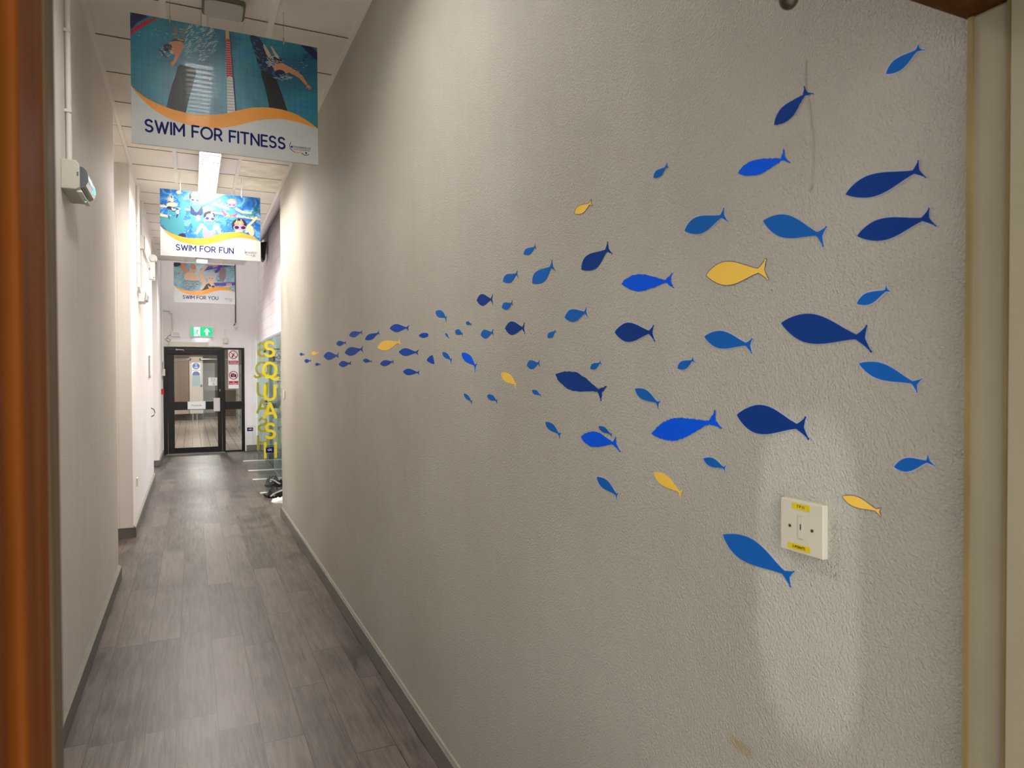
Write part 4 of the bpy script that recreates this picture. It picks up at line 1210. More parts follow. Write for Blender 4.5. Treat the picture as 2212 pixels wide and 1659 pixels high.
def louvre_lamp(y0, y1, label, estr, x0=0.083):
    x1 = x0 + 0.20
    root = thing('louvre_ceiling_lamp', (x0 + 0.1, (y0 + y1) / 2, ZC), label, 'ceiling lamp', 'louvred ceiling lamps along the corridor')
    zt, zb = ZC + 0.001, ZC - 0.050
    h = MB()
    h.box(x0, y0, zb, x0 + 0.006, y1, zt).box(x1 - 0.006, y0, zb, x1, y1, zt).box(x0, y0, zb, x1, y0 + 0.006, zt).box(x1, y1 - 0.006, zb, x0, y1, zt).box(x0, y0, zt - 0.006, x1, y1, zt)
    h.build('housing', M_white, root)
    em = mat('white reflector', srgb(250, 248, 244), 0.3)
    MB().box(x0 + 0.007, y0 + 0.007, zt - 0.012, x1 - 0.007, y1 - 0.007, zt - 0.007).build('reflector', em, root)
    tm = mat('lamp tube glow', (1, 1, 1, 1), 0.5, emit=(1.0, 0.95, 0.88, 1), estr=estr)
    for x in (x0 + 0.052, x1 - 0.052):
        MB().tube([(x, y0 + 0.03, zt - 0.013), (x, y1 - 0.03, zt - 0.013)], 0.0055, 12).build('tube', tm, root, smooth=True)
    lv = MB()
    n = int((y1 - y0) / 0.083)
    for i in range(1, n):
        y = y0 + (y1 - y0) * i / n
        for a, b in ((x0 + 0.010, x0 + 0.094), (x1 - 0.094, x1 - 0.010)):
            c = (a + b) / 2
            lv.prism([(a, y - 0.021, zb + 0.001), (a, y + 0.021, zb + 0.001), (a, y + 0.0015, zb + 0.011), (a, y - 0.0015, zb + 0.011)], (b - a, 0, 0))
    for a in (x0 + 0.009, x0 + 0.095, x1 - 0.097, x1 - 0.011):
        lv.box(a, y0 + 0.006, zb + 0.002, a + 0.002, y1 - 0.006, zb + 0.011)
    lv.build('louvre', M_refl, root)
    return root


louvre_lamp(7.22, 8.84, 'lit louvred ceiling lamp seen between the first and second hanging signs', 7.0)
louvre_lamp(11.01, 12.49, 'added louvred ceiling lamp, unseen behind the middle hanging sign, lighting the farthest sign', 7.0)  # lamp added out of sight to light the farthest sign
louvre_lamp(14.04, 14.42, 'short lit ceiling lamp just behind the farthest hanging sign', 7.0, 0.093)
louvre_lamp(2.02, 3.48, 'louvred ceiling lamp nearest the doorway', 2.5, -0.03)
root = thing('emergency_ceiling_lamp', (0.188, 4.32, ZC), 'unlit grey bulkhead lamp with olive rim above the nearest hanging sign', 'emergency lamp')


def rrect(x0, y0, x1, y1, r, z, n=5):
    pts = []
    for cx, cy, a0 in ((x1 - r, y1 - r, 0), (x0 + r, y1 - r, 90), (x0 + r, y0 + r, 180), (x1 - r, y0 + r, 270)):
        for i in range(n + 1):
            a = math.radians(a0 + 90 * i / n); pts.append((cx + r * math.cos(a), cy + r * math.sin(a), z))
    return pts


MB().prism(rrect(0.072, 4.205, 0.300, 4.425, 0.030, 3.785), (0, 0, 0.022)).build('rim', M_olive, root, bevel=0.003)
MB().prism(rrect(0.084, 4.220, 0.288, 4.410, 0.024, 3.776), (0, 0, 0.010)).build('diffuser', M_diff, root, bevel=0.004)
MB().box(0.095, 4.225, 3.806, 0.277, 4.405, ZC).build('body', M_white, root)
for x in (0.089, 0.291):
    MB().box(x - 0.013, 4.43, ZC - 0.016, x + 0.013, 5.30, ZC - 0.001).box(x - 0.004, 4.43, ZC - 0.021, x + 0.004, 5.30, ZC - 0.016).build('mounting_rail', M_white, root)

# ------------------------------------------------------------------ conduits and wall lights on the left
def conduit(name, pts, r, label, cat='conduit', clips=(), group=None, box=None):
    root = thing(name, pts[0], label, cat, group)
    MB().tube(pts, r, 12).build('pipe', M_white, root, smooth=True)
    for c, ax in clips:
        c = Vector(c)
        MB().box(c.x - r * 1.5, c.y - r * 1.35, c.z - 0.008, c.x + r * 1.15, c.y + r * 1.35, c.z + 0.008).build('saddle_clip', M_white, root, bevel=0.001)
    return root


cx = XL + 0.017
conduit('wall_conduit', [(cx, 4.10, ZC), (cx, 4.10, 2.75)], 0.0125, 'white pipe running down the nearest left wall to the wall lamp', clips=[((cx, 4.10, 3.42), 0), ((cx, 4.10, 3.02), 0)])
root = thing('emergency_wall_lamp', (XL, 4.1, 2.62), 'grey emergency wall lamp with green light on the nearest left wall', 'emergency lamp')
M_lampgrey = mat('aged light grey plastic', srgb(196, 194, 180), 0.4)
M_smoke = mat('smoked lamp cover', srgb(82, 96, 100), 0.12, coat=0.5)
M_led = mat('green indicator', srgb(60, 220, 150), 0.4, emit=(0.1, 1.0, 0.5, 1), estr=2.2)
Ya, Yb_ = 3.95, 4.29
# body with cut lower corner
MB().prism([(XL, Ya, 2.60), (XL, Ya, 2.742), (XL + 0.062, Ya, 2.742), (XL + 0.078, Ya, 2.722), (XL + 0.078, Ya, 2.612), (XL + 0.062, Ya, 2.60)], (0, Yb_ - Ya, 0)).build('body', M_lampgrey, root, bevel=0.004)
cov = []
for i in range(19):
    a = -PI / 2 + PI * i / 18
    cov.append((XL + 0.078 + 0.034 * math.cos(a), 0, 2.667 + 0.052 * math.sin(a)))
MB().prism([(x, Ya + 0.03, z) for x, _, z in cov], (0, Yb_ - Ya - 0.04, 0)).build('cover', M_smoke, root, smooth=True)
MB().box(XL + 0.063, Ya + 0.02, 2.592, XL + 0.084, Yb_ - 0.005, 2.602).build('lower_rim', M_white, root, bevel=0.001)
MB().box(XL + 0.066, Ya - 0.0012, 2.665, XL + 0.074, Ya + 0.001, 2.685).build('catch', M_skirt, root)
MB().ball((XL + 0.0755, 4.18, 2.594), 0.005, 0.005, 0.005, 10).build('indicator', M_led, root, smooth=True)
MB().box(XL + 0.1095, 4.20, 2.640, XL + 0.1135, 4.215, 2.675).build('indicator', M_led, root)

conduit('wall_conduit', [(cx + .004, 9.02, ZC), (cx + .004, 9.02, 2.70), (cx + .004, 9.06, 2.66), (cx + .004, 9.22, 2.66)], 0.017, 'thicker white pipe with an elbow on the middle left wall', clips=[((cx + .004, 9.02, 3.42), 0), ((cx + .004, 9.02, 2.98), 0)])
conduit('wall_conduit', [(cx, 9.74, ZC), (cx, 9.74, 3.36), (cx, 9.74, 2.72)], 0.0105, 'thinner white pipe from the ceiling to the small wall lamp', clips=[((cx, 9.74, 3.62), 0), ((cx, 9.74, 3.0), 0)])
conduit('wall_conduit', [(cx, 9.76, 3.30), (cx, 10.2, 3.28), (cx, 11.35, 3.27), (cx, 11.62, 3.27)], 0.012, 'white pipe branching along the middle left wall to the twin spot lamp')
root = thing('junction_box', (XL, 9.74, 3.33), 'small grey junction box on the thinner pipe of the middle left wall', 'junction box')
MB().box(XL, 9.69, 3.25, XL + 0.045, 9.80, 3.42).build('box', M_white, root, bevel=0.003)
MB().box(XL + 0.045, 9.70, 3.26, XL + 0.049, 9.79, 3.41).build('lid', M_skirt, root, bevel=0.001)
root = thing('emergency_wall_lamp', (XL, 9.5, 2.6), 'small white emergency wall lamp on the middle left wall under the pipes', 'emergency lamp')
MB().prism([(XL, 9.25, 2.555), (XL, 9.25, 2.715), (XL + 0.055, 9.25, 2.715), (XL + 0.075, 9.25, 2.66), (XL + 0.062, 9.25, 2.555)], (0, 0.34, 0)).build('body', M_white, root, bevel=0.005)
MB().prism([(XL + 0.068, 9.27, 2.57), (XL + 0.078, 9.27, 2.66), (XL + 0.064, 9.27, 2.705), (XL + 0.100, 9.27, 2.64), (XL + 0.092, 9.27, 2.58)], (0, 0.30, 0)).build('cover', mat('clear lamp cover', srgb(196, 204, 200), 0.12), root, bevel=0.003)
MB().ball((XL + 0.092, 9.42, 2.585), 0.008, 0.008, 0.008, 10).build('indicator', mat('dim green indicator', srgb(130, 190, 165), 0.3), root, smooth=True)
root = thing('twin_spot_lamp', (XL, 11.7, 3.2), 'round-headed emergency spot lamp with long housing high on the left wall', 'emergency lamp')
MB().box(XL, 11.60, 3.11, XL + 0.075, 11.76, 3.37).build('housing', M_white, root, bevel=0.006)
hd = MB(); hd.tube([(XL + 0.055, 11.60, 3.425), (XL + 0.055, 11.70, 3.425)], 0.055, 24).build('lamp_head', M_lampgrey, root, smooth=True, bevel=0.004)
MB().tube([(XL + 0.055, 11.592, 3.425), (XL + 0.055, 11.60, 3.425)], 0.047, 24).build('lens', mat('lamp lens', srgb(214, 216, 216), 0.1), root)
MB().ball((XL + 0.070, 11.592, 3.14), 0.013, 0.01, 0.013, 12).build('indicator', M_steel, root, smooth=True)
# long mirror frame and hook handle on the middle left wall
root = thing('narrow_frame', (XL, 11.35, 1.65), 'tall narrow steel-edged plate on the middle left wall', 'wall plate')
MB().box(XL, 11.21, 1.645, XL + 0.018, 11.46, 1.965).build('frame', M_steel, root, bevel=0.003)
MB().box(XL + 0.018, 11.24, 1.67, XL + 0.0195, 11.43, 1.94).build('panel', M_paper, root)
hp = [(XL + 0.004, 11.72, 1.055), (XL + 0.040, 11.72, 1.075), (XL + 0.055, 11.72, 1.12), (XL + 0.040, 11.72, 1.165), (XL + 0.004, 11.72, 1.185)]
o = MB().tube(hp, 0.0065, 10).build('pull_handle', M_dark, smooth=True)
tag(o, 'black curved pull handle on the middle left wall below the narrow plate', 'handle')

# ------------------------------------------------------------------ items round the black door
cb = XL + 0.02
r0 = conduit('wall_conduit', [(cb, 15.85, ZC + 0.8), (cb, 15.85, 1.95)], 0.013, 'white pipe in the corner left of the black door', clips=[((cb, 15.85, 3.55), 0), ((cb, 15.85, 2.90), 0), ((cb, 15.85, 2.45), 0)])
root = thing('wall_conduit', (-0.5, YB - 0.02, 3.03), 'white pipe bending down to the small white box over the door', 'conduit')
yb = YB - 0.018
MB().tube([(XL + 0.005, yb, 3.035), (-0.40, yb, 3.02), (-0.365, yb, 3.005), (-0.352, yb, 2.97), (-0.350, yb, 2.58)], 0.015, 12).build('pipe', M_white, root, smooth=True)
MB().tube([(-0.372, YB - 0.04, 3.01), (-0.372, YB, 3.01)], 0.036, 18).build('elbow_box', M_white, root, bevel=0.003)
MB().box(-0.375, YB - 0.035, 2.76, -0.325, YB, 2.775).build('saddle_clip', M_white, root)
root = thing('control_box', (-0.29, YB, 2.52), 'small white box with a tag hanging on red wires, left of the exit sign', 'control box')
MB().box(-0.385, YB - 0.04, 2.487, -0.205, YB, 2.590).build('box', M_white, root, bevel=0.004)
MB().box(-0.36, YB - 0.0415, 2.505, -0.23, YB - 0.04, 2.572).build('label', M_cream, root)
MB().tube([(-0.388, YB - 0.02, 2.515), (-0.42, YB - 0.02, 2.51), (-0.455, YB - 0.02, 2.48), (-0.462, YB - 0.02, 2.44)], 0.004, 8).build('red_wire', M_red, root, smooth=True)
MB().prism([(-0.497, YB - 0.02, 2.425), (-0.462, YB - 0.02, 2.455), (-0.393, YB - 0.02, 2.415), (-0.427, YB - 0.02, 2.365)], (0, 0.004, 0)).build('hanging_tag', M_dark, root)
MB().prism([(-0.488, YB - 0.0212, 2.424), (-0.462, YB - 0.0212, 2.445), (-0.402, YB - 0.0212, 2.412), (-0.429, YB - 0.0212, 2.375)], (0, 0.001, 0)).build('tag_face', M_paper, root)
# exit sign
M_ggreen = mat('lit green exit panel', srgb(20, 190, 120), 0.4, emit=(0.01, 0.62, 0.26, 1), estr=0.75)
M_gwhite = mat('lit white exit pictogram', (1, 1, 1, 1), 0.4, emit=(0.9, 1, 0.95, 1), estr=0.9)
root = thing('exit_sign', (0.2, YB, 2.59), 'lit green exit sign with running figure and up arrow over the door', 'exit sign')
MB().box(-0.020, YB - 0.07, 2.484, 0.420, YB, 2.706).build('housing', M_white, root, bevel=0.006)
MB().box(-0.006, YB - 0.073, 2.500, 0.408, YB - 0.070, 2.694).build('green_panel', M_ggreen, root)
MB().box(0.05, YB - 0.0745, 2.505, 0.168, YB - 0.073, 2.688).build('door_pictogram', M_gwhite, root)
g = MB(); pq = lambda x, y: (x, YB - 0.0765, y)
ribbon(g, [(0.120, 2.625), (0.100, 2.580)], 0.013, pq); ribbon(g, [(0.100, 2.580), (0.122, 2.548), (0.142, 2.510)], 0.008, pq); ribbon(g, [(0.100, 2.580), (0.088, 2.552), (0.045, 2.545)], 0.008, pq)
ribbon(g, [(0.122, 2.628), (0.145, 2.605)], 0.006, pq); ribbon(g, [(0.118, 2.630), (0.085, 2.625), (0.075, 2.605)], 0.006, pq)
g.face([pq(0.130 + 0.011 * math.cos(a * PI / 6), 2.655 + 0.011 * math.sin(a * PI / 6)) for a in range(12)])
g.build('running_figure', M_ggreen, root, recalc=False)
MB().prism([pq(0.300, 2.672), pq(0.365, 2.590), pq(0.330, 2.600), pq(0.320, 2.600), pq(0.320, 2.520), pq(0.280, 2.520), pq(0.280, 2.600), pq(0.270, 2.600), pq(0.235, 2.590)], (0, 0.003, 0)).build('arrow', M_gwhite, root)
area_lamp('exit_sign_downlight', (0.2, YB - 0.04, 2.475), 0.3, 0.03, 0.14, (0.75, 0.85, 1.0))
# cable box, switch box, trunking
root = thing('ceiling_cable', (0.88, YB, 2.72), 'dark cable dropping to a round white box right of the exit sign', 'cable')
MB().tube([(0.875, YB - 0.02, 5.0), (0.875, YB - 0.02, 3.3), (0.872, YB - 0.02, 2.82), (0.855, YB - 0.02, 2.77), (0.835, YB - 0.02, 2.745)], 0.009, 8).build('cable', M_dark, root, smooth=True)
MB().tube([(0.895, YB - 0.012, 5.0), (0.895, YB - 0.012, 2.78)], 0.009, 8).build('pipe', M_white, root, smooth=True)
MB().tube([(0.872, YB - 0.055, 2.725), (0.872, YB, 2.725)], 0.036, 20).build('round_box', M_white, root, bevel=0.004)
root = thing('switch_box', (0.67, YB, 2.42), 'small square white switch box with a short pipe, upper right of the door', 'switch box')
MB().box(0.618, YB - 0.045, 2.362, 0.720, YB, 2.475).build('box', M_cream, root, bevel=0.004)
MB().box(0.650, YB - 0.050, 2.395, 0.690, YB - 0.045, 2.440).build('rocker', M_white, root)
MB().tube([(0.662, YB - 0.016, 2.475), (0.662, YB - 0.016, 2.655)], 0.012, 10).build('pipe', M_white, root, smooth=True)
root = thing('cable_trunking', (0.0, YB, 2.28), 'long cream cover strip over the black door', 'cable trunking')
MB().box(-0.425, YB - 0.075, 2.272, 0.330, YB, 2.372).build('cover', M_cream, root, bevel=0.004)
MB().box(0.330, YB - 0.03, 2.280, 0.605, YB, 2.312).build('side_duct', M_white, root, bevel=0.003)
MB().box(-0.56, YB - 0.03, 2.275, -0.425, YB, 2.322).build('end_duct', M_white, root, bevel=0.003)
o = MB().box(XL, 15.62, 1.285, XL + 0.045, 15.78, 1.395).build('box', M_red)
o.name = 'fire_call_point'; tag(o, 'red box on the left wall beside the black door', 'fire call point')
root = thing('door_release', (-0.55, YB - 0.02, 1.68), 'narrow grey box on cables at the left door post', 'control box')
MB().tube([(-0.535, YB - 0.03, 2.262), (-0.535, YB - 0.03, 1.80)], 0.011, 10).build('pipe', M_cream, root, smooth=True)
MB().box(-0.562, YB - 0.07, 1.66, -0.505, YB - 0.005, 1.80).build('box', M_cream, root, bevel=0.004)

# black glazed door
YD = YB - 0.02
f = MB()
f.box(DX0, YD, 0, -0.465, YB + 0.05, DZ).box(0.592, YD, 0, 0.650, YB + 0.05, DZ).box(0.985, YD, 0, DX1, YB + 0.05, DZ).box(-0.465, YD, 2.225, 0.592, YB + 0.05, DZ).box(0.650, YD, 2.225, 0.985, YB + 0.05, DZ)
f.box(0.650, YD, 0.925, 0.985, YB + 0.05, 1.097).box(0.650, YD, 0.0, 0.985, YB + 0.05, 0.035)
d = struct('door_1', f, M_black, 'black framed glazed door with side panel leading to the pool', bevel=0.003)
lf = MB(); yl0, yl1 = YD - 0.012, YB + 0.03
GX0, GX1 = -0.338, 0.500
lf.box(-0.460, yl0, 0.015, GX0, yl1, 2.218).box(GX1, yl0, 0.015, 0.586, yl1, 2.218).box(GX0, yl0, 2.100, GX1, yl1, 2.218).box(GX0, yl0, 0.935, GX1, yl1, 1.112).box(GX0, yl0, 0.015, GX1, yl1, 0.135)
leaf = lf.build('door_leaf', M_black, d, bevel=0.003)
MB().box(GX0, YB, 1.112, GX1, YB + 0.006, 2.100).box(GX0, YB, 0.135, GX1, YB + 0.006, 0.935).build('glazing', M_pane, leaf)
MB().box(0.650, YB, 1.097, 0.985, YB + 0.006, 2.225).box(0.650, YB, 0.035, 0.985, YB + 0.006, 0.925).build('side_glazing', M_pane, d)
cl = MB().box(-0.46, yl0 - 0.045, 2.115, 0.0, yl0, 2.165).build('door_closer', M_black, leaf, bevel=0.004)
MB().box(-0.300, yl0 - 0.075, 2.196, -0.262, yl0 - 0.012, 2.224).tube([(-0.28, yl0 - 0.06, 2.208), (-0.155, yl0 - 0.06, 2.202), (-0.145, yl0 - 0.05, 2.175)], 0.007, 8).build('closer_arm', M_steel, cl)
MB().box(0.418, yl0 - 0.020, 0.890, 0.545, yl0, 1.178).build('push_plate', mat('grey push plate', srgb(208, 204, 200), 0.35), leaf, bevel=0.004)
ks = MB().tube([(0.545, yl0 - 0.006, 1.352), (0.545, yl0, 1.352)], 0.013, 14).box(0.539, yl0 - 0.005, 1.318, 0.551, yl0, 1.350).build('keyhole', M_steel, leaf)
MB().box(-0.500, YB - 0.10, 0.0, 0.64, YB - 0.015, 0.010).build('threshold', M_steel, d)
sg = MB().box(-0.088, yl0 - 0.004, 0.946, 0.260, yl0, 1.108).build('door_nameplate', M_paper, leaf, bevel=0.0015)
sg['label'] = 'white plate reading Poolside'
font_text('nameplate_text', 'Poolside', M_skirt, sg, (0.086, yl0 - 0.0048, 1.027), (1, 0, 0), (0, 0, 1), 0.058)


def notice(name, x0, z0, x1, z1, y, label, material=None):
    root = thing(name, ((x0 + x1) / 2, y, (z0 + z1) / 2), label, 'notice')
    MB().box(x0, y - 0.0015, z0, x1, y, z1).build('sheet', material or M_paper, root)
    return root


def ring(mb, cx, cz, r, w, y, mi=0, n=40):
    for i in range(n):
        a, b = 2 * PI * i / n, 2 * PI * (i + 1) / n
        mb.face([(cx + (r - w) * math.cos(a), y, cz + (r - w) * math.sin(a)), (cx + r * math.cos(a), y, cz + r * math.sin(a)), (cx + r * math.cos(b), y, cz + r * math.sin(b)), (cx + (r - w) * math.cos(b), y, cz + (r - w) * math.sin(b))], mi)


YN = YB - 0.002
root = notice('pale_paper', 0.003, 1.432, 0.162, 1.668, YN, 'pale blue-green sheet stuck on the door glass', mat('pale mint paper', srgb(188, 214, 212), 0.6))
root = notice('white_notice', 0.322, 1.446, 0.498, 1.618, YN, 'white notice with wheelchair symbol on the right of the door glass')
font_text('notice_text', 'Please\nRequest\nDoor', M_dark, root, (0.412, YN - 0.0025, 1.570), (1, 0, 0), (0, 0, 1), 0.030, extrude=0.0002)
g = MB(); pq = lambda x, y: (x, YN - 0.0028, y)
ring(g, 0.415, 1.476, 0.020, 0.004, YN - 0.0028); ribbon(g, [(0.412, 1.515), (0.412, 1.488), (0.430, 1.488), (0.440, 1.470)], 0.0025, pq)
g.build('wheelchair_symbol', M_dark, root, recalc=False)
root = notice('prohibition_notice', 0.718, 1.376, 0.928, 2.222, YN, 'tall white notice with two red no-phone and no-camera circles on the side glass')
ya = YN - 0.0030
for cz, t in ((2.112, 'Do not use\nmobile phones'), (1.665, 'No\nphotography')):
    zc = cz
    g = MB()
    if cz > 2:
        ribbon(g, [(0.800, 2.060), (0.828, 2.120)], 0.013, lambda x, y: (x, ya, y)); ribbon(g, [(0.833, 2.125), (0.842, 2.145)], 0.004, lambda x, y: (x, ya, y))
    else:
        g.box(0.768, ya, 1.625, 0.880, ya + 0.001, 1.690).box(0.80, ya, 1.690, 0.842, ya + 0.001, 1.708)
    pic = g.build('phone_pictogram' if cz > 2 else 'camera_pictogram', M_dark, root, recalc=False)
    if cz < 2:
        g = MB(); ring(g, 0.824, 1.660, 0.022, 0.006, ya - 0.0006); g.build('camera_lens', M_paper, pic, recalc=False)
    else:
        g = MB(); ring(g, 0.855, 2.155, 0.026, 0.003, ya - 0.0004); ring(g, 0.855, 2.155, 0.014, 0.003, ya - 0.0004); g.build('signal_waves', M_skirt, pic, recalc=False)
    g = MB(); ring(g, 0.823, zc, 0.092, 0.016, ya - 0.001); ribbon(g, [(0.823 - 0.058, zc + 0.058), (0.823 + 0.058, zc - 0.058)], 0.007, lambda x, y: (x, ya - 0.001, y)); g.build('red_circle', M_red, root, recalc=False)
    zt = zc - 0.170 if cz > 2 else zc - 0.165
    b = MB().box(0.728, ya, zt - 0.040, 0.922, ya + 0.001, zt + 0.040).build('red_band', M_red, root)
    font_text('band_text', t, M_paper, b, (0.825, ya - 0.001, zt), (1, 0, 0), (0, 0, 1), 0.031, bold=0.0006, extrude=0.0002)
print('part 3 ok')

# ------------------------------------------------------------------ squash court glass
def pane(mb, x0, y0, z0, x1, y1, z1):
    """glass slab: big faces clear (0), narrow edges pale green (1)"""
    dx, dy, dz = x1 - x0, y1 - y0, z1 - z0
    n = len(mb.v)
    mb.box(x0, y0, z0, x1, y1, z1)
    thin = min(dx, dy, dz)
    ax = [dx, dy, dz].index(thin)
    k = len(mb.f) - 6
    for i, q in enumerate(((2, 2), (2, 2), (1, 1), (0, 0), (1, 1), (0, 0))):
        mb.mi[k + i] = 0 if q[0] == ax else 1


XG = 1.30
gp = thing('court_glass_wall', (XG, 12.4, 0), 'glass front wall of the squash court beyond the end of the fish wall', 'glass wall')
ys = [Y_RE + 0.05, 10.30, 11.67, 12.80, 14.27, YB - 0.03]
for a, b in zip(ys, ys[1:]):
    g = MB(); pane(g, XG, a + 0.004, 0.012, XG + 0.012, b - 0.004, 2.345)
    g.build('glass_panel', [M_glass, M_gedge], gp)
MB().box(XG - 0.006, ys[0], 0.001, XG + 0.018, ys[-1], 0.012).build('floor_channel', M_steel, gp)
M_clamp = mat('dark grey clamp', srgb(74, 76, 76), 0.35, metal=0.4)
for (y, z) in ((14.35, 2.16), (12.70, 1.95), (14.12, 1.14), (12.72, 1.14), (13.60, 0.16), (12.25, 0.33)):
    MB().box(XG - 0.016, y - 0.09, z - 0.045, XG + 0.028, y + 0.09, z + 0.045).build('clamp', M_clamp, gp, bevel=0.003)
MB().tube([(XG - 0.03, 13.9, 1.14), (XG - 0.03, 12.9, 1.14)], 0.010, 10).build('bar', M_steel, gp, smooth=True)
nt_ = thing('court_notice', (XG + 0.05, 12.0, 1.8), 'white notice with a dark header behind the court glass', 'notice')
MB().box(XG + 0.030, 11.82, 1.55, XG + 0.034, 12.20, 2.00).build('sheet', M_paper, nt_)
MB().box(XG + 0.028, 11.84, 1.86, XG + 0.030, 12.18, 1.98).build('header', M_dark, nt_)
MB().box(XG + 0.028, 11.84, 1.78, XG + 0.030, 12.18, 1.82).build('red_line', M_red, nt_)


def fin(y, x0, h, label, rounded=True):
    root = thing('glass_fin', ((x0 + XG) / 2, y, 0), label, 'glass fin', 'glass fins along the squash court')
    r = 0.05; pts = [(x0, y, 0.014)]
    for i in range(7):
        a = math.radians(180 - 90 * i / 6); pts.append((x0 + r + r * math.cos(a), y, h - r + r * math.sin(a)))
    pts += [(XG, y, h), (XG, y, 0.014)]
    b = MB().prism(pts, (0, 0.012, 0), 0, 1)
    b.build('glass', [M_glass, M_gedge], root)
    MB().box(x0 - 0.075, y - 0.035, 0.001, XG, y + 0.045, 0.016).build('floor_channel', M_steel_w, root, bevel=0.002)
    return root


M_steel_w = mat('pale satin aluminium', srgb(222, 226, 220), 0.4, metal=0.2)
FA = fin(14.26, 0.955, 0.690, 'farthest low glass fin with a small navy sticker, beside the back wall')
FB = fin(12.79, 0.949, 2.325, 'tall glass fin with mirrored SQUASH lettering, behind the one that reads right')
FCc = fin(11.69, 0.940, 2.325, 'tall glass fin reading SQUASH downwards in bright yellow')
FD = fin(10.32, 0.935, 0.690, 'nearest low glass fin with a navy sticker, in front of the yellow lettering')


def squash(parent, y, xc, ztop, mirror):
    sz = 0.205
    zs = [ztop - 0.0, ztop - 0.335, ztop - 0.700, ztop - 0.985, ztop - 1.315, ztop - 1.625]
    for ch, z in zip('SQUASH', zs):
        mb = MB()
        wd = GL[ch][0] * sz * (1.10 if ch != 'Q' else 1.0)
        s = -1 if mirror else 1
        sc = 1.10 if ch != 'Q' else 1.0
        put = lambda a, b_: (xc + s * (a * sc - wd / 2), y, z - 0.235 + b_ * 1.10)
        stroke_text(mb, ch, put, 0, 0, sz, 0.0195)
        mb.build('letter', M_yel, parent, recalc=False)


squash(FCc, 11.6895, 1.135, 2.215, False)
squash(FB, 12.803, 1.120, 2.240, True)
for root, x, z, y in ((FD, 0.995, 0.615, 10.32), (FA, 1.015, 0.620, 14.26)):
    MB().box(x - 0.055, y - 0.001, z - 0.036, x + 0.055, y - 0.0002, z + 0.036).build('navy_sticker', M_navy, root)
    g = MB(); q = lambda a, b_: (x + a, y - 0.0015, z + b_)
    ribbon(g, [(-0.030, 0.006), (-0.014, -0.008), (0.004, 0.0), (0.026, -0.008)], 0.0035, q); ribbon(g, [(-0.015, 0.012), (0.028, 0.012)], 0.003, q)
    g.build('sticker_logo', M_paper, root, recalc=False)


# crumpled bags at the foot of the glass
def crumple(name, cx, cy, pts, h, material, label, cat, seed, extra=None):
    """bag lying on the floor: outline pts (relative x, y), folded top surface"""
    rnd = random.Random(seed)
    n = len(pts); mb = MB()
    rings = [(1.0, 0.0), (1.02, h * .35), (0.82, h * .8), (0.5, h), (0.22, h * .85)]
    idx = []
    for s, z in rings:
        row = []
        for x, y in pts:
            j = 0.10 if 0 < z else 0.02
            mb.v.append((cx + x * s * (1 + rnd.uniform(-j, j)), cy + y * s * (1 + rnd.uniform(-j, j)), max(0.001, 0.001 + z * (1 + rnd.uniform(-.45, .35)))))
            row.append(len(mb.v) - 1)
        idx.append(row)
    for a, b in zip(idx, idx[1:]):
        for i in range(n):
            j = (i + 1) % n
            mb.f.append((a[i], a[j], b[j], b[i])); mb.mi.append(0)
    mb.f.append(tuple(idx[-1])); mb.mi.append(0)
    mb.f.append(tuple(reversed(idx[0]))); mb.mi.append(0)
    o = mb.build(name, material)
    md = o.modifiers.new('sub', 'SUBSURF'); md.levels = md.render_levels = 2; md.subdivision_type = 'SIMPLE'
    return tag(o, label, cat)


M_bag = mat('shiny black plastic bag', srgb(20, 20, 22), 0.22, bump=0.5, bscale=40)
M_bagw = mat('white plastic bag', srgb(232, 232, 230), 0.4, bump=0.4, bscale=40)


def oval(rx, ry, n=16, seed=0):
    r = random.Random(seed)
    return [((rx * math.cos(2 * PI * i / n)) * r.uniform(.8, 1.15), (ry * math.sin(2 * PI * i / n)) * r.uniform(.8, 1.15)) for i in range(n)]


b1 = crumple('black_bag', 1.06, 10.02, [(-.17, .02), (-.13, -.10), (-.06, -.14), (.04, -.13), (.14, -.16), (.22, -.10), (.23, .05), (.20, .16), (.10, .20), (0, .17), (-.09, .14), (-.14, .10)], 0.11, M_bag, 'black plastic bag with white print lying in front of the nearest low glass fin', 'bag', 4)
g = MB(); q = lambda a, b_: (1.05 + a, 9.885 - b_ * 0.05, 0.075 + b_ * 0.9)
ribbon(g, [(-.09, -.05), (-.06, -.02), (-.02, 0.0), (.02, .015), (.06, .03)], 0.010, q)
o = g.build('white_print', M_paper, b1, recalc=False)
b2 = crumple('black_bag', 1.10, 10.92, [(-.12, .02), (-.09, -.08), (.0, -.12), (.12, -.14), (.18, -.05), (.18, .10), (.08, .16), (-.04, .13), (-.10, .09)], 0.13, M_bag, 'second black plastic bag seen through the glass behind the nearest low fin', 'bag', 9)
g = MB(); q = lambda a, b_: (1.10 + a, 10.79 - b_ * .1, 0.11 + b_)
ribbon(g, [(-.05, .02), (0.0, .0), (.05, -.04), (.08, -.055)], 0.010, q); g.build('white_print', M_paper, b2, recalc=False)
crumple('white_bag', 1.04, 9.56, oval(.105, .12, 14, 3), 0.05, M_bagw, 'crumpled white plastic bag at the foot of the fish wall end', 'bag', 12)
o = MB().box(1.20, 9.70, 0.001, 1.27, 9.80, 0.26).build('black_box', M_dark, bevel=0.008)
tag(o, 'upright black box standing behind the end of the fish wall', 'box')

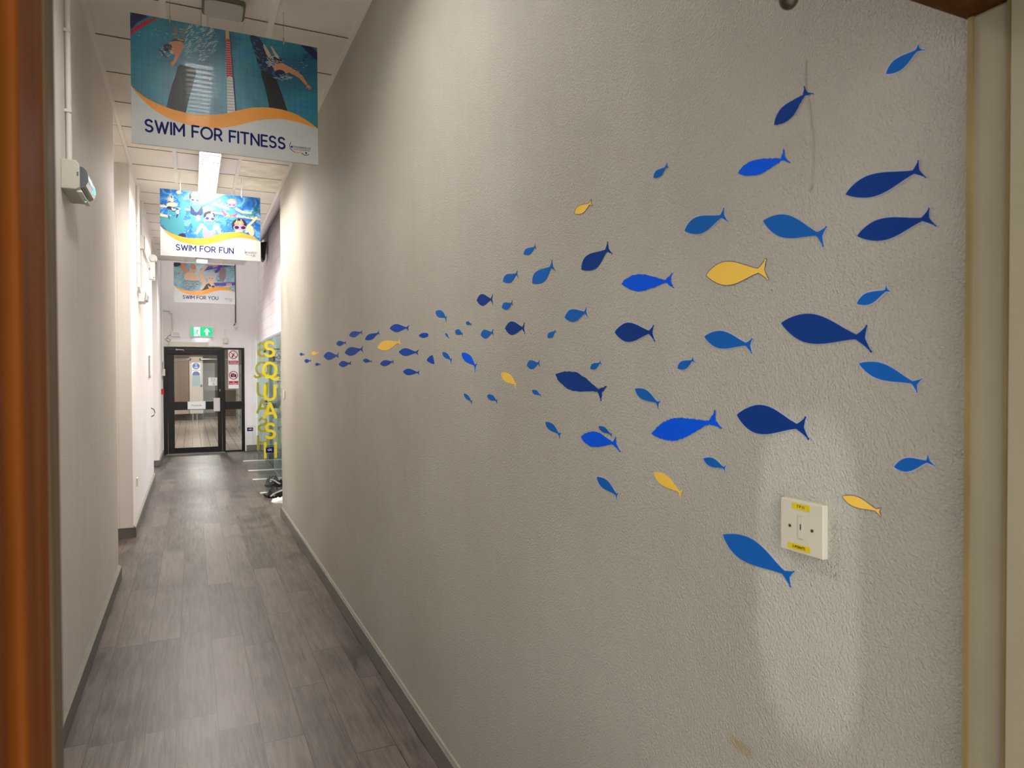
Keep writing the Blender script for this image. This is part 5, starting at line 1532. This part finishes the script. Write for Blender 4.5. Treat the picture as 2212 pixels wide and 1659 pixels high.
root = thing('wall_speaker', (XC, 14.0, 4.0), 'black wedge loudspeaker high on the white blockwork behind the middle sign', 'loudspeaker')
MB().prism([(XC - 0.02, 13.9, 4.21), (XC - 0.155, 13.9, 4.185), (XC - 0.135, 13.9, 3.92), (XC - 0.09, 13.9, 3.84), (XC - 0.06, 13.9, 3.86)], (0, 0.24, 0)).build('cabinet', M_dark, root, bevel=0.006)
MB().box(XC - 0.05, 13.98, 4.0, XC, 14.06, 4.08).build('bracket', M_steel, root)

# ------------------------------------------------------------------ poolside room behind the black door
YP0, YP1 = YB + 0.15, 29.4
struct('floor_poolside', MB().box(-3.2, YP0 - 0.15, -0.05, 3.4, YP1, -0.001), M_ptile, 'wet beige tiled floor behind the door')
M_pw = mat('warm grey room wall', srgb(168, 160, 152), 0.5, noise=0.05, nscale=2)
struct('wall_poolside_back', MB().box(-3.2, YP1, 1.05, 3.4, YP1 + 0.1, 3.0), M_pw)
struct('wall_poolside_base', MB().box(-3.2, YP1 - 0.006, 0, 3.4, YP1 + 0.1, 1.05), M_wtile, 'brown tiled lower wall at the back of the pool room')
struct('wall_poolside_left', MB().box(-3.3, YP0, 0, -3.2, YP1, 3.0), M_pw)
struct('wall_poolside_right', MB().box(3.4, YP0, 0, 3.5, YP1, 3.0), M_pw)
struct('ceiling_poolside', MB().box(-3.3, YP0, 2.95, 3.5, YP1 + 0.1, 3.05), mat('pool room ceiling', srgb(176, 174, 170), 0.7))

M_beige = mat('beige cubicle laminate', srgb(196, 182, 168), 0.4)
M_brown = mat('brown cubicle laminate', srgb(146, 126, 112), 0.45, noise=0.05, nscale=3)
YQ = 27.8
root = thing('changing_cubicle', (-0.2, YQ, 0), 'beige and brown changing cubicles raised on short legs in the pool room', 'cubicle')
MB().box(-0.085, YQ, 0.24, 0.365, YQ + 0.03, 2.32).build('front_panel', M_beige, root, bevel=0.004)
MB().box(-0.66, YQ + 0.03, 0.40, -0.10, YQ + 0.06, 2.16).build('door', M_brown, root, bevel=0.004)
MB().box(-0.78, YQ, 0.24, -0.66, YQ + 0.04, 2.22).box(-0.66, YQ, 0.24, -0.10, YQ + 0.03, 0.38).box(-0.66, YQ, 2.17, -0.10, YQ + 0.03, 2.23).build('door_frame', M_beige, root, bevel=0.004)
for x in (0.02, 0.16):
    MB().tube([(x, YQ + 0.05, 0), (x, YQ + 0.05, 0.36)], 0.030, 14).build('leg', M_steel, root, smooth=True)
for a, b in ((-1.2, -0.04), (0.28, 1.5)):
    rl = MB().tube([(a, YQ - 0.03, 2.235), (b, YQ - 0.03, 2.235)], 0.028, 14).build('curtain_rail', M_steel, root, smooth=True)
    e = b if b < 0 else a
    MB().box(e - 0.02, YQ - 0.06, 2.20, e + 0.02, YQ, 2.27).build('rail_end', M_dark, rl)
MB().box(-1.4, YQ + 0.6, 0.0, 0.4, YQ + 0.7, 2.9).build('rear_partition', M_brown, root)
MB().tube([(0.305, YQ - 0.004, 1.255), (0.305, YQ, 1.255)], 0.05, 20).build('latch', M_clamp, root)
yq = YQ - 0.001
for z0, z1, t, lab in ((1.845, 2.115, True, 'upper blue and white safety notice on the beige cubicle panel'), (1.45, 1.81, False, 'lower blue and white safety notice half hidden by the mint paper')):
    rt = notice('safety_notice', 0.0, z0, 0.285, z1, yq, lab)
    cz = z1 - 0.135
    g = MB().face([(0.143 + 0.125 * math.cos(2 * PI * i / 36), yq - 0.003, cz + 0.115 * math.sin(2 * PI * i / 36)) for i in range(36)])
    if not t: g.box(0.03, yq - 0.003, z0 + 0.02, 0.25, yq - 0.0015, z0 + 0.09)
    g.build('blue_circle', M_blue, rt, recalc=False)
    if t:
        g = MB(); q = lambda a, b_: (0.143 + a, yq - 0.004, cz + b_)
        for z, w_ in ((.075, .04), (.055, .03), (-.03, .055), (-.05, .06), (-.07, .05)):
            ribbon(g, [(-w_, z), (w_, z)], 0.005, q)
        ribbon(g, [(0, .035), (0, -.005)], 0.009, q)
        g.build('notice_print', M_paper, rt, recalc=False)
root = thing('back_notice', (0.62, YP1, 2.0), 'faint grey notice on the back wall of the pool room', 'notice')
MB().box(0.38, YP1 - 0.004, 1.80, 0.78, YP1, 2.08).build('sheet', mat('grey notice', srgb(150, 142, 134), 0.6), root)
root = thing('pool_ceiling_lamp', (0.3, 25, 2.95), 'small lit lamp on the pool room ceiling', 'ceiling lamp')
MB().box(0.16, 26.4, 2.86, 0.34, 26.6, 2.95).build('housing', M_white, root)
MB().box(0.17, 26.41, 2.85, 0.33, 26.59, 2.86).build('diffuser', M_tube_on, root)

# lockers along the right, seen edge-on through the side glass
M_lock = mat('pale locker enamel', srgb(206, 206, 202), 0.35)
M_lock2 = mat('blue grey locker enamel', srgb(150, 158, 166), 0.35)
proto = None
ly = 18.6
for k in range(7):
    root = thing('pool_locker', (1.31, ly, 0), '', 'locker', 'lockers along the pool room side')
    root['label'] = 'pale metal locker in the row seen through the side glass of the black door'
    yk = ly
    MB().box(1.33, yk, 0.0, 1.80, yk + 0.60, 1.95).build('body', M_lock if k % 2 == 0 else M_lock2, root, bevel=0.004)
    for z0 in (0.08, 0.70, 1.33):
        dr = MB().box(1.310, yk + 0.02, z0, 1.330, yk + 0.58, z0 + 0.59).build('door', M_lock if k % 2 else M_lock2, root, bevel=0.003)
        MB().box(1.300, yk + 0.06, z0 + 0.28, 1.310, yk + 0.12, z0 + 0.36).build('lock', M_dark, dr)
    ly += 0.85
root = thing('slatted_rack', (1.2, 17.6, 0), 'slatted cream rack standing nearest behind the side glass', 'rack')
MB().box(1.100, 17.35, 0.0, 1.13, 17.42, 2.05).box(1.100, 17.95, 0.0, 1.13, 18.02, 2.05).box(1.100, 17.35, 2.0, 1.13, 18.02, 2.05).build('frame', M_beige, root)
sb = MB()
for i in range(22):
    sb.box(1.108, 17.42, 0.12 + i * 0.085, 1.125, 17.95, 0.16 + i * 0.085)
sb.build('slats', M_lock2, root)
MB().box(1.135, 17.35, 0.05, 1.15, 18.02, 2.05).build('backing', M_dark, root)
root = thing('green_panel', (1.1, 17.1, 0), 'tall olive green panel at the right edge of the side glass', 'panel')
MB().box(1.045, 16.95, 0.0, 1.085, 17.20, 2.5).build('panel', mat('olive green panel', srgb(112, 116, 84), 0.5), root, bevel=0.003)
